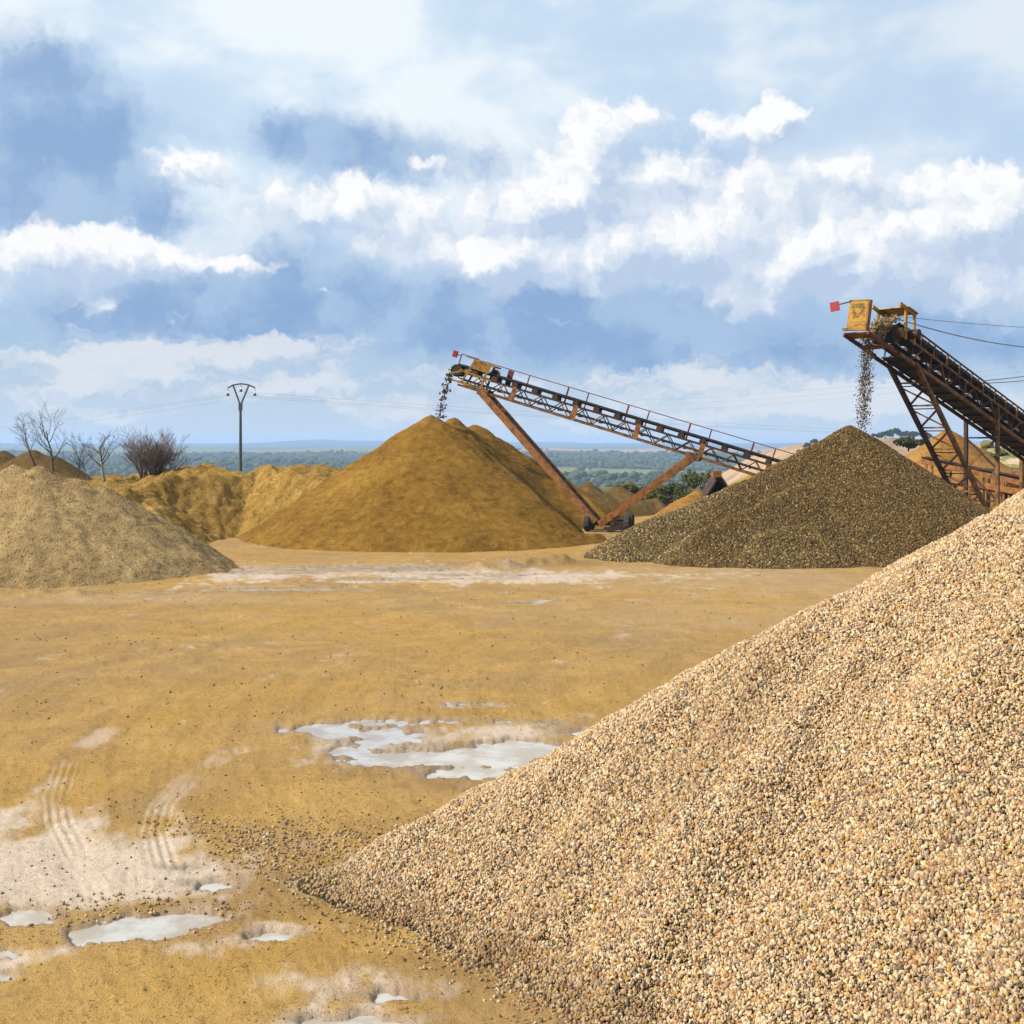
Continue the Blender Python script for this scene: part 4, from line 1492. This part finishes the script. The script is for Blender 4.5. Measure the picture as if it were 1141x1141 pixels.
    # second trestle farther down, mostly out of the picture
    for v in (-hw - .1, hw + .1):
        q = fr(s_t + 7.5, v, -1.0)
        beam('trestle_post', q, Vector((q.x, q.y, -.05)), .20, .20, o_, root, fr.w)
    return fr, root


def empty_panel(fr, root):
    """upright yellow end panel with lettering, and the red plate on its arm"""
    y_ = M['yellow']
    c = fr(-2.55, -hw_panel, -.98)
    up = (Vector((0, 0, 1)) * .97 + fr.a * .10).normalized()
    n_ = Vector((-.55, -.83, 0)).normalized()
    right = up.cross(n_).normalized()
    if right.x < 0: right = -right
    W, Hh = .96, 1.56
    o0 = c - right * 1.12 + up * .12

    def q(u, v, d=0.0):
        return o0 + right * u + up * v + n_ * d
    pn = MB().hexa([q(0, 0), q(W, 0), q(W, 0, -.06), q(0, 0, -.06), q(.10, Hh), q(W + .10, Hh), q(W + .10, Hh, -.06), q(.10, Hh, -.06)]).build('head_panel', M['yellow'], root)
    MB().hexa([q(W, 0, .01), q(W + .10, 0, .01), q(W + .10, 0, -.5), q(W, 0, -.5), q(W + .10, Hh, .01), q(W + .20, Hh, .01), q(W + .2, Hh, -.5), q(W + .10, Hh, -.5)]).build('panel_flange', M['rust'], pn)
    MB().hexa([q(.08, Hh, .02), q(W + .2, Hh, .02), q(W + .2, Hh, -.5), q(.08, Hh, -.5), q(.08, Hh + .06, .02), q(W + .2, Hh + .06, .02), q(W + .2, Hh + .06, -.5), q(.08, Hh + .06, -.5)]).build('panel_flange', M['yellow_old'], pn)
    MB().hexa([q(-.2, -.02, .12), q(W + .1, -.02, .12), q(W + .1, -.02, -.2), q(-.2, -.02, -.2), q(-.2, .12, .12), q(W + .1, .12, .12), q(W + .1, .12, -.2), q(-.2, .12, -.2)]).build('panel_base', M['yellow_old'], pn)
    # lettering: a row of five block capitals, a chevron and a small line below
    glyph = {'S': ['111', '100', '111', '001', '111'], 'O': ['111', '101', '101', '101', '111'], 'R': ['111', '101', '110', '101', '101'], 'L': ['100', '100', '100', '100', '111']}
    mb = MB()

    def dot(u0, v0, u1, v1, dd=.004):
        sk = .10 / Hh
        mb.hexa([q(u0 + v0 * sk, v0, dd), q(u1 + v0 * sk, v0, dd), q(u1 + v0 * sk, v0, .001), q(u0 + v0 * sk, v0, .001),
                 q(u0 + v1 * sk, v1, dd), q(u1 + v1 * sk, v1, dd), q(u1 + v1 * sk, v1, .001), q(u0 + v1 * sk, v1, .001)])
    u = .13
    for ch in 'SOROL':
        for r_i, row in enumerate(glyph[ch]):
            for c_i, bit in enumerate(row):
                if bit == '1':
                    dot(u + c_i * .045, 1.42 - r_i * .05 - .045, u + c_i * .045 + .042, 1.42 - r_i * .05)
        u += .155
    mb.build('lettering', M['letter'], pn)
    mb = MB()
    for i in range(11):
        if i not in (3, 7):
            dot(.12 + i * .075, .40, .12 + i * .075 + .05, .47)
    mb.build('lettering', M['yellow_old'], pn)
    mb = MB()
    sk = .1 / Hh
    for (ua, va, ub, vb) in ((.28, 1.02, .50, .66), (.50, .66, .72, 1.02)):
        mb.beam(q(ua + va * sk, va, .006), q(ub + vb * sk, vb, .006), .012, .07, right)
    mb.build('chevron', M['rust'], pn)
    # red plate on an arm
    tipv = q(-.30, 1.44, .05)
    beam('sign_arm', q(.14, Hh - .02, .02), q(-.45, Hh - .16, .02), .05, .06, M['rust_dark'], root)
    MB().beam(q(-.92, Hh - .30, .02), q(-.44, Hh - .21, .02), .06, .50, up).build('red_plate', M['red'], root)
    return pn


hw_panel = .55
fr2, conv2 = build_conveyor_two()


# ------------------------------------------------------------------ material falling from the two heads
def falling(name, label, cat, p0, v0, z_end, n, size, mat, spread, clump, seed):
    r = random.Random(seed)
    V, Fc = [], []
    for i in range(n):
        g = 9.81
        tt_end = (v0.z + math.sqrt(v0.z ** 2 + 2 * g * (p0.z - z_end))) / g
        tt = tt_end * (r.random() ** .75)
        if clump:
            tt = tt_end * ((round(tt / tt_end * clump) + r.gauss(0, .22)) / clump)
            tt = min(max(tt, 0), tt_end)
        c = p0 + v0 * tt * r.uniform(.72, 1.06) + Vector((0, 0, -.5 * g * tt * tt))
        c += Vector((r.gauss(0, spread * .7), r.gauss(0, spread), r.gauss(0, .05)))
        s = size * (.35 + 1.0 * r.random() ** 2)
        vs_, fs = ico(1, seed * 1000 + i, .4, (1, .8, .8))
        rm = Matrix.Rotation(r.uniform(0, 6.28), 3, 'Z') @ Matrix.Rotation(r.uniform(0, 6.28), 3, 'X')
        o = len(V)
        V += [tuple(c + rm @ Vector(v) * s) for v in vs_]
        Fc += [tuple(k + o for k in f) for f in fs]
    b = p0 + v0 * tt_end
    ob = mobj(name, V, Fc, mat, base=(b.x, b.y, z_end))
    return tag(ob, label, cat, kind='stuff')


h0 = fr1(-.30, 0, -.25)
falling('falling_sand', 'clods of wet sand falling from the head of the middle conveyor', 'sand', h0, -Vector((fr1.a.x, fr1.a.y, 0)) * 1.55 + Vector((0, 0, -.6)), 7.2, 420, .075, M['sand_dark'], .17, 9, 3)
h0 = fr2(-1.55, 0, -1.0)
falling('falling_gravel', 'stream of dark gravel falling from the right conveyor head onto its pile', 'gravel', h0, -Vector((fr2.a.x, fr2.a.y, 0)) * .75 + Vector((0, 0, -2.6)), 6.4, 3000, .042, M['sand_dark'], .24, 0, 4)


def head_heap():
    """gravel pouring over the head drum into the chute"""
    r = random.Random(9)
    V, Fc = [], []
    for i in range(520):
        f_ = r.random()
        s_ = -.15 - 1.25 * f_ ** .8 + r.gauss(0, .12)
        t_ = .75 - 1.75 * f_ ** 1.4 + r.gauss(0, .10)
        c = fr2(s_, r.uniform(-.70, .55), t_)
        vs_, fs = ico(1, 7000 + i, .4, (1, .8, .8))
        s = r.uniform(.05, .10)
        rm = Matrix.Rotation(r.uniform(0, 6.28), 3, 'Z') @ Matrix.Rotation(r.uniform(0, 6.28), 3, 'X')
        o = len(V)
        V += [tuple(c + rm @ Vector(v) * s) for v in vs_]
        Fc += [tuple(k + o for k in f) for f in fs]
    b = fr2(-.5, 0, -.9)
    ob = mobj('pouring_gravel', V, Fc, M['stone_heap'], base=tuple(b))
    tag(ob, 'brown gravel curtain pouring over the drum of the right conveyor', 'gravel', kind='stuff')


M['stone_heap'] = mat_plain('brown wet gravel', (.20, .135, .06), 0.9, 0.6, 14)
head_heap()


# ------------------------------------------------------------------ hopper, low conveyor
def build_hopper():
    D = 76.0
    b = P(800, 560, D)
    root = empty('feed_hopper', (b.x, b.y, 0), 'dark triangular feed hopper with pale front board beyond the gravel pile', 'hopper')
    a0, a1, apex = P(779, 562, D), P(822, 548, D), P(799, 529, D)
    a0.z = b.z - .1
    a1.z = b.z - .1
    dep = Vector((.4, 2.6, 0))
    up = Vector((0, -1, 0))
    beam('side_plate', a0 + dep / 2, apex + dep / 2, 2.6, .12, M['rust_dark'], root, Vector((1, 0, 1)))
    beam('side_plate', a1 + dep / 2, apex + dep / 2, 2.6, .10, M['concrete'], root, Vector((-1, 0, 1)))
    MB().add([a0 + dep, a1 + dep, apex + dep, a0 + dep * 1.04, a1 + dep * 1.04, apex + dep * 1.04], [(0, 1, 2), (5, 4, 3), (0, 3, 4, 1), (1, 4, 5, 2), (2, 5, 3, 0)]).build('back_plate', M['dark_steel'], root)
    f0, f1 = P(784, 557, D - .1), P(815, 553, D - .1)
    beam('front_board', f0, f1, .14, .50, M['concrete'], root)
    beam('front_board', f0 - Vector((0, 0, .56)), f1 - Vector((0, 0, .56)), .14, .50, M['concrete'], root)
    beam('cap_block', apex + Vector((-.3, .2, .05)), apex + Vector((.28, .2, .05)), .8, .42, M['rust'], root)
    for q in (a0, a1, a0 + dep, a1 + dep):
        beam('leg', Vector((q.x, q.y, q.z)), Vector((q.x, q.y, 0)), .25, .25, M['rust_dark'], root, Vector((1, 0, 0)))


build_hopper()


def build_low_conveyor():
    A, B = P(1030, 514, 80), P(1175, 545, 74)
    b = (A + B) / 2
    root = empty('low_conveyor', (b.x, b.y, 0), 'low orange channel-frame feed conveyor behind the lattice tower', 'conveyor')
    fr = Frame(A, B - A)
    L = (B - A).length
    for v in (-.5, .5):
        beam('side_channel', fr(0, v, 0), fr(L, v, 0), .10, .34, M['rust'], root, fr.n)
    trough_belt('carrying_belt', fr, -.1, L, .22, .9, M['belt'], root, .12)
    for i in range(7):
        s_ = .4 + i * (L - .8) / 6
        for v in (-.5, .5):
            q = fr(s_, v, -.17)
            beam('leg', q, Vector((q.x, q.y, 0)), .12, .12, M['rust_dark'] if i % 2 else M['rust'], root, fr.w)
        if i < 6:
            q0, q1 = fr(s_, -.5, -.5), fr(s_ + (L - .8) / 6, -.5, -1.7)
            beam('brace', q0, q1, .07, .07, M['rust_dark'], root, fr.w)
    A, B = P(1052, 533, 76), P(1180, 556, 70)
    beam('lower_beam', A, B, .3, .38, M['rust'], root)
    beam('lower_beam', A + Vector((0, 1.2, -.1)), B + Vector((0, 1.2, -.1)), .3, .3, M['dark_steel'], root)
    for f_ in (.1, .4, .7, .95):
        q = A.lerp(B, f_)
        beam('leg', q - Vector((0, 0, .19)), Vector((q.x, q.y, 0)), .16, .16, M['rust_dark'], root, Vector((1, 0, 0)))
    # rusty drum tank beside it
    t0 = P(1131, 537, 84)
    tk = empty('rusty_tank', (t0.x, t0.y, 0), 'rounded rusty tank at the right edge behind the lattice legs', 'tank')
    MB().tube([t0 + Vector((-1.3, 0, 0)), t0 + Vector((-1.15, 0, 0)), t0 + Vector((2.6, .3, 0)), t0 + Vector((2.75, .3, 0))], [.5, .95, .95, .5], 20).build('shell', M['rust'], tk, False)
    for k in (-.6, 2.0):
        q = t0 + Vector((k, 0, -.8))
        beam('saddle', q, Vector((q.x, q.y, 0)), .3, .8, M['rust_dark'], tk, Vector((1, 0, 0)))


build_low_conveyor()


# ------------------------------------------------------------------ power poles and wires
def wire(name, a, b, sag, label, group, r=.012, n=26):
    pts = []
    for i in range(n + 1):
        f_ = i / n
        q = Vector(a).lerp(Vector(b), f_)
        q.z -= sag * 4 * f_ * (1 - f_)
        pts.append(q)
    o = MB().tube(pts, r, 5).build(name, M['wire'], base=tuple(a))
    return tag(o, label, 'wire', group)


def build_pole():
    D = 112.0
    top, base = P(268, 452, D), P(268, 560, D)
    root = empty('power_pole', (base.x, base.y, -.4), 'slim grey steel power pole with V-shaped head behind the ochre bank', 'power pole')
    MB().tube([Vector((base.x, base.y, -.4)), Vector((base.x, base.y, 5)), top], [.19, .16, .12], 8).build('pole', M['wood'], root)
    k = D / F
    el, er = top + Vector((-14 * k, 0, 20 * k)), top + Vector((16 * k, 0, 20 * k))
    m0, m1 = top + Vector((-8 * k, 0, 22 * k)), top + Vector((9 * k, 0, 22 * k))
    mid = top + Vector((.5 * k, 0, 24.5 * k))
    beam('head_arm', top, m0, .14, .14, M['wood'], root, Vector((0, 1, 0)))
    beam('head_arm', top, m1, .14, .14, M['wood'], root, Vector((0, 1, 0)))
    MB().tube([el, m0 + Vector((0, 0, .1)), mid, m1 + Vector((0, 0, .1)), er], .085, 6).build('crossarm', M['wood'], root)
    beam('clamp', top - Vector((0, 0, .5)), top + Vector((0, 0, .25)), .34, .3, M['wood'], root, Vector((0, 1, 0)))
    ends = []
    for q, ln in ((el, 9), (mid, 9), (er, 9)):
        e = q - Vector((0, 0, ln * k))
        ins = MB().tube([q, q.lerp(e, .5), q.lerp(e, .6), q.lerp(e, .8), q.lerp(e, .82), e], [.03, .03, .07, .07, .16, .16], 8).build('insulator', M['insulator'], root)
        ends.append(e)
    for i, e in enumerate(ends):
        far = Vector((e.x + 170, e.y + 60, e.z - 5.0))
        nr_ = Vector((e.x - 75, e.y + 38, e.z - 6))
        nm = ('left', 'middle', 'right')[i]
        wire('power_line', e, far, 1.5, 'thin wire running right from the %s insulator of the steel power pole' % nm, 'wires of the steel power pole', .008)
        wire('power_line', nr_, e, .8, 'thin wire running left from the %s insulator of the steel power pole' % nm, 'wires of the steel power pole', .008)


build_pole()
for i, (a, b, sag) in enumerate([((700, 452), (1250, 398), 1.0), ((700, 458), (1250, 404), 1.0), ((700, 446), (1250, 392), 1.0)]):
    wire('power_line', P(a[0], a[1], 170), P(b[0], b[1], 120), sag, '%s of three faint wires crossing the sky behind the conveyors' % ('middle', 'lowest', 'topmost')[i], 'faint wires behind the conveyors', .009)
wire('electric_cable', fr2(.9, .95, 1.6), P(1290, 378, 85), 1.3, 'lower black cable sagging from the yellow guard of the right conveyor', 'cables of the right conveyor', .035)
wire('electric_cable', fr2(1.0, .95, 1.62), P(1290, 368, 85), .3, 'upper thin cable running from the yellow guard of the right conveyor', 'cables of the right conveyor', .018)
wire('electric_cable', P(1098, 424, 75), P(1230, 404, 90), .15, 'upper of two short black cables above the right conveyor belt', 'cables over the right belt', .03)
wire('electric_cable', P(1100, 427, 75), P(1230, 412, 90), .15, 'lower of two short black cables above the right conveyor belt', 'cables over the right belt', .03)


# ------------------------------------------------------------------ trees
def grow(seed, base, height, lean, trunk_r, levels, spread, n_first, fork=.35, up=.25):
    """returns (trunk mesh builder, twig mesh builder)"""
    r = random.Random(seed)
    tr, tw = MB(), MB()

    def branch(p_, d, L, rad, lev):
        pts, rr = [Vector(p_)], [rad]
        n = 5
        dd = d.normalized()
        for i in range(n):
            dd = (dd + Vector((r.gauss(0, .16), r.gauss(0, .16), up * .25 + r.gauss(0, .06)))).normalized()
            pts.append(pts[-1] + dd * L / n)
            rr.append(rad * (1 - .78 * (i + 1) / n))
        (tr if lev == 0 else tw).tube(pts, rr, 6 if lev == 0 else (4 if lev == 1 else 3), False)
        if lev < levels:
            k = n_first if lev == 0 else r.randint(4, 6)
            for j in range(k):
                f_ = fork + (1 - fork) * (j + r.random()) / k
                i = min(int(f_ * n), n - 1)
                q = pts[i].lerp(pts[i + 1], f_ * n - i)
                ax = Vector((r.gauss(0, 1), r.gauss(0, 1), r.gauss(0, .35)))
                nd = (dd * .75 + ax.normalized() * spread).normalized()
                branch(q, nd, L * r.uniform(.42, .66) * (1.15 - .35 * f_), max(rr[i] * .55, .008), lev + 1)
    branch(Vector(base), Vector(lean) + Vector((0, 0, 1)), height, trunk_r, 0)
    return tr, tw


def bare_tree(px, py, D, hpx, seed, label, lean, mat, mat2, **kw):
    b = P(px, py, D)
    b.z = max(b.z, 0) - .3
    H = P(px, py - hpx, D).z - b.z
    root = empty('bare_tree', tuple(b), label, 'tree', 'bare trees behind the pale pile')
    tr, tw = grow(seed, b, H * kw.pop('frac', .72), lean, kw.pop('r', .12), kw.pop('levels', 3), kw.pop('spread', .62), kw.pop('n', 8), **kw)
    tr.build('trunk', mat, root, True)
    tw.build('branches', mat2, root, True)


bare_tree(40, 520, 73, 60, 11, 'thin bare tree on the left, nearest to the picture edge', (-.12, 0, 0), M['bark'], M['bark'], r=.09, n=7)
bare_tree(60, 530, 72, 76, 12, 'tallest bare tree with a long leaning branch behind the brown heap', (.10, 0, 0), M['bark'], M['bark'], r=.11, n=9, up=.3)
bare_tree(115, 540, 74, 78, 13, 'pale-trunked pollarded bare tree between the tallest tree and the bush', (0, 0, 0), M['bark_pale'], M['bark'], r=.15, frac=.6, n=10, spread=.8, fork=.5)
bare_tree(98, 540, 73, 46, 14, 'small thin bare sapling left of the pale pollarded tree', (-.2, 0, 0), M['bark_pale'], M['bark'], r=.06, n=7)
bare_tree(84, 535, 73, 50, 15, 'low bare sapling right of the tallest bare tree', (.25, 0, 0), M['bark'], M['twig'], r=.06, n=7)


def bush(px, py, D, wpx, hpx, seed, label):
    b = P(px, py, D)
    b.z = max(b.z - .2, 0)
    k = D / F
    root = empty('bare_bush', tuple(b), label, 'bush')
    r = random.Random(seed)
    st, tw = MB(), MB()
    for i in range(34):
        a_ = r.uniform(0, 6.28)
        sp = abs(r.gauss(0, .45))
        tr, t2 = grow(seed * 100 + i, b + Vector((math.cos(a_) * .4, math.sin(a_) * .4, 0)), hpx * k * r.uniform(.5, .80), (math.cos(a_) * sp * 1.2, math.sin(a_) * sp, 0), .05, 3, .5, 6, .3, .22)
        st.add(tr.v, tr.f)
        tw.add(t2.v, t2.f)
    st.build('stems', M['bark'], root, True)
    tw.build('twigs', M['twig'], root, True)


bush(166, 538, 76, 60, 58, 5, 'dense reddish-brown leafless bush at the left end of the ochre bank')


def leafy(px, py, D, w, h, seed, label, name='shrub', cat='shrub', group=None, trunk=0.0, mat='leaf_scrub', leaf=.16, n=900, z=None, lobes=6):
    b = P(px, py, D)
    if z is not None: b.z = z
    r = random.Random(seed)
    root = empty(name, tuple(b), label, cat, group)
    cs = [(Vector((r.uniform(-.5, .5) * w, r.uniform(-.4, .4) * w, trunk + h * r.uniform(.25, .75))), r.uniform(.22, .42)) for _ in range(lobes)]
    V, Fc = [], []
    for i in range(n):
        c, s = r.choice(cs)
        d = Vector((r.gauss(0, 1), r.gauss(0, 1), r.gauss(0, 1))).normalized() * (r.random() ** .4)
        q = b + c + Vector((d.x * s * w, d.y * s * w, d.z * s * h))
        if q.z < b.z: q.z = b.z + .05
        u = Vector((r.gauss(0, 1), r.gauss(0, 1), r.gauss(0, 1))).normalized()
        v_ = u.cross(Vector((r.gauss(0, 1), r.gauss(0, 1), r.gauss(0, 1)))).normalized()
        s_ = leaf * r.uniform(.6, 1.3)
        o = len(V)
        V += [tuple(q - u * s_), tuple(q + v_ * s_ * .5), tuple(q + u * s_), tuple(q - v_ * s_ * .5)]
        Fc.append((o, o + 1, o + 2, o + 3))
    mobj('crown', V, Fc, M[mat], root)
    tb = MB()
    for c, s in cs[:4]:
        tb.tube([b - Vector((0, 0, .3)), b + Vector((c.x * .2, c.y * .2, c.z * .45)), b + c], [.03 * h + .02, .02 * h + .015, .012], 5, False)
    tb.build('trunk', M['bark'], root, True)


for i, (px, py, D, w, h, lb) in enumerate([
        (700, 548, 102, 2.4, 1.3, 'olive shrub just right of the brown hummocky heap'), (722, 552, 108, 2.6, 1.5, 'dark shrub half hidden behind the sloping right strut'),
        (742, 560, 100, 2.6, 1.6, 'round green shrub right of the sloping strut'), (760, 556, 110, 3.0, 2.0, 'larger yellow-green shrub left of the orange heap'),
        (783, 540, 118, 2.6, 2.2, 'small shrub above the orange heap by the hopper'), (1012, 494, 120, 2.6, 1.3, 'dark green shrub between the gravel pile and the orange cone')]):
    leafy(px, py + 6, D, w, h, 60 + i, lb, group='shrubs behind the yard', n=1500, leaf=.15)

for i, (px, w, h) in enumerate([(893, 4.5, 4.2), (900, 5.0, 5.0), (908, 4.5, 4.5), (978, 6, 5.6), (986, 6.5, 6.2), (995, 7, 6.6), (1003, 6, 6.8), (1011, 7, 6.4), (1019, 6, 6.0), (1028, 7, 6.6), (1037, 6, 5.6), (1046, 6, 5.4), (1090, 6, 5.0)]):
    D = 770.0 + (i % 4) * 16
    X = (px - CX) / F * D
    z = float(hills_z(np.array([X]), np.array([D]))[0])
    o_ = ['leftmost', 'middle', 'rightmost'][i] + ' of three small round pines left of the gravel peak on the dry hill' if i < 3 else \
        '%s of the row right of the gravel peak' % ['first pine from the left', 'second pine from the left', 'third pine from the left', 'fourth pine from the left', 'fifth pine from the left', 'sixth pine from the left', 'seventh pine from the left', 'eighth pine from the left', 'ninth pine from the left', 'last pine on the right'][i - 3]
    leafy(px, 490, D, w, h * .75, 200 + i, o_, 'pine_tree', 'tree', 'pines on the dry hill', trunk=h * .25, mat='leaf_pine', leaf=.75, n=520, z=z, lobes=6)

# ------------------------------------------------------------------ air
def build_haze():
    mb = MB()
    X, z0, z1 = 16000, -60.0, 62.0
    mb.hexa([(-X, -X, z0), (X, -X, z0), (X, X, z0), (-X, X, z0), (-X, -X, z1), (X, -X, z1), (X, X, z1), (-X, X, z1)])
    m = bpy.data.materials.new('pale blue air')
    m.use_nodes = True
    nt = m.node_tree
    nt.nodes.clear()
    out = nt.nodes.new('ShaderNodeOutputMaterial')
    pv = nt.nodes.new('ShaderNodeVolumePrincipled')
    pv.inputs['Color'].default_value = (.46, .66, 1.0, 1)
    pv.inputs['Density'].default_value = HAZE
    pv.inputs['Anisotropy'].default_value = 0.1
    nt.links.new(pv.outputs[0], out.inputs['Volume'])
    o = mb.build('haze', m, base=(0, 0, z0))
    tag(o, kind='stuff')


HAZE = 1.65e-4
build_haze()
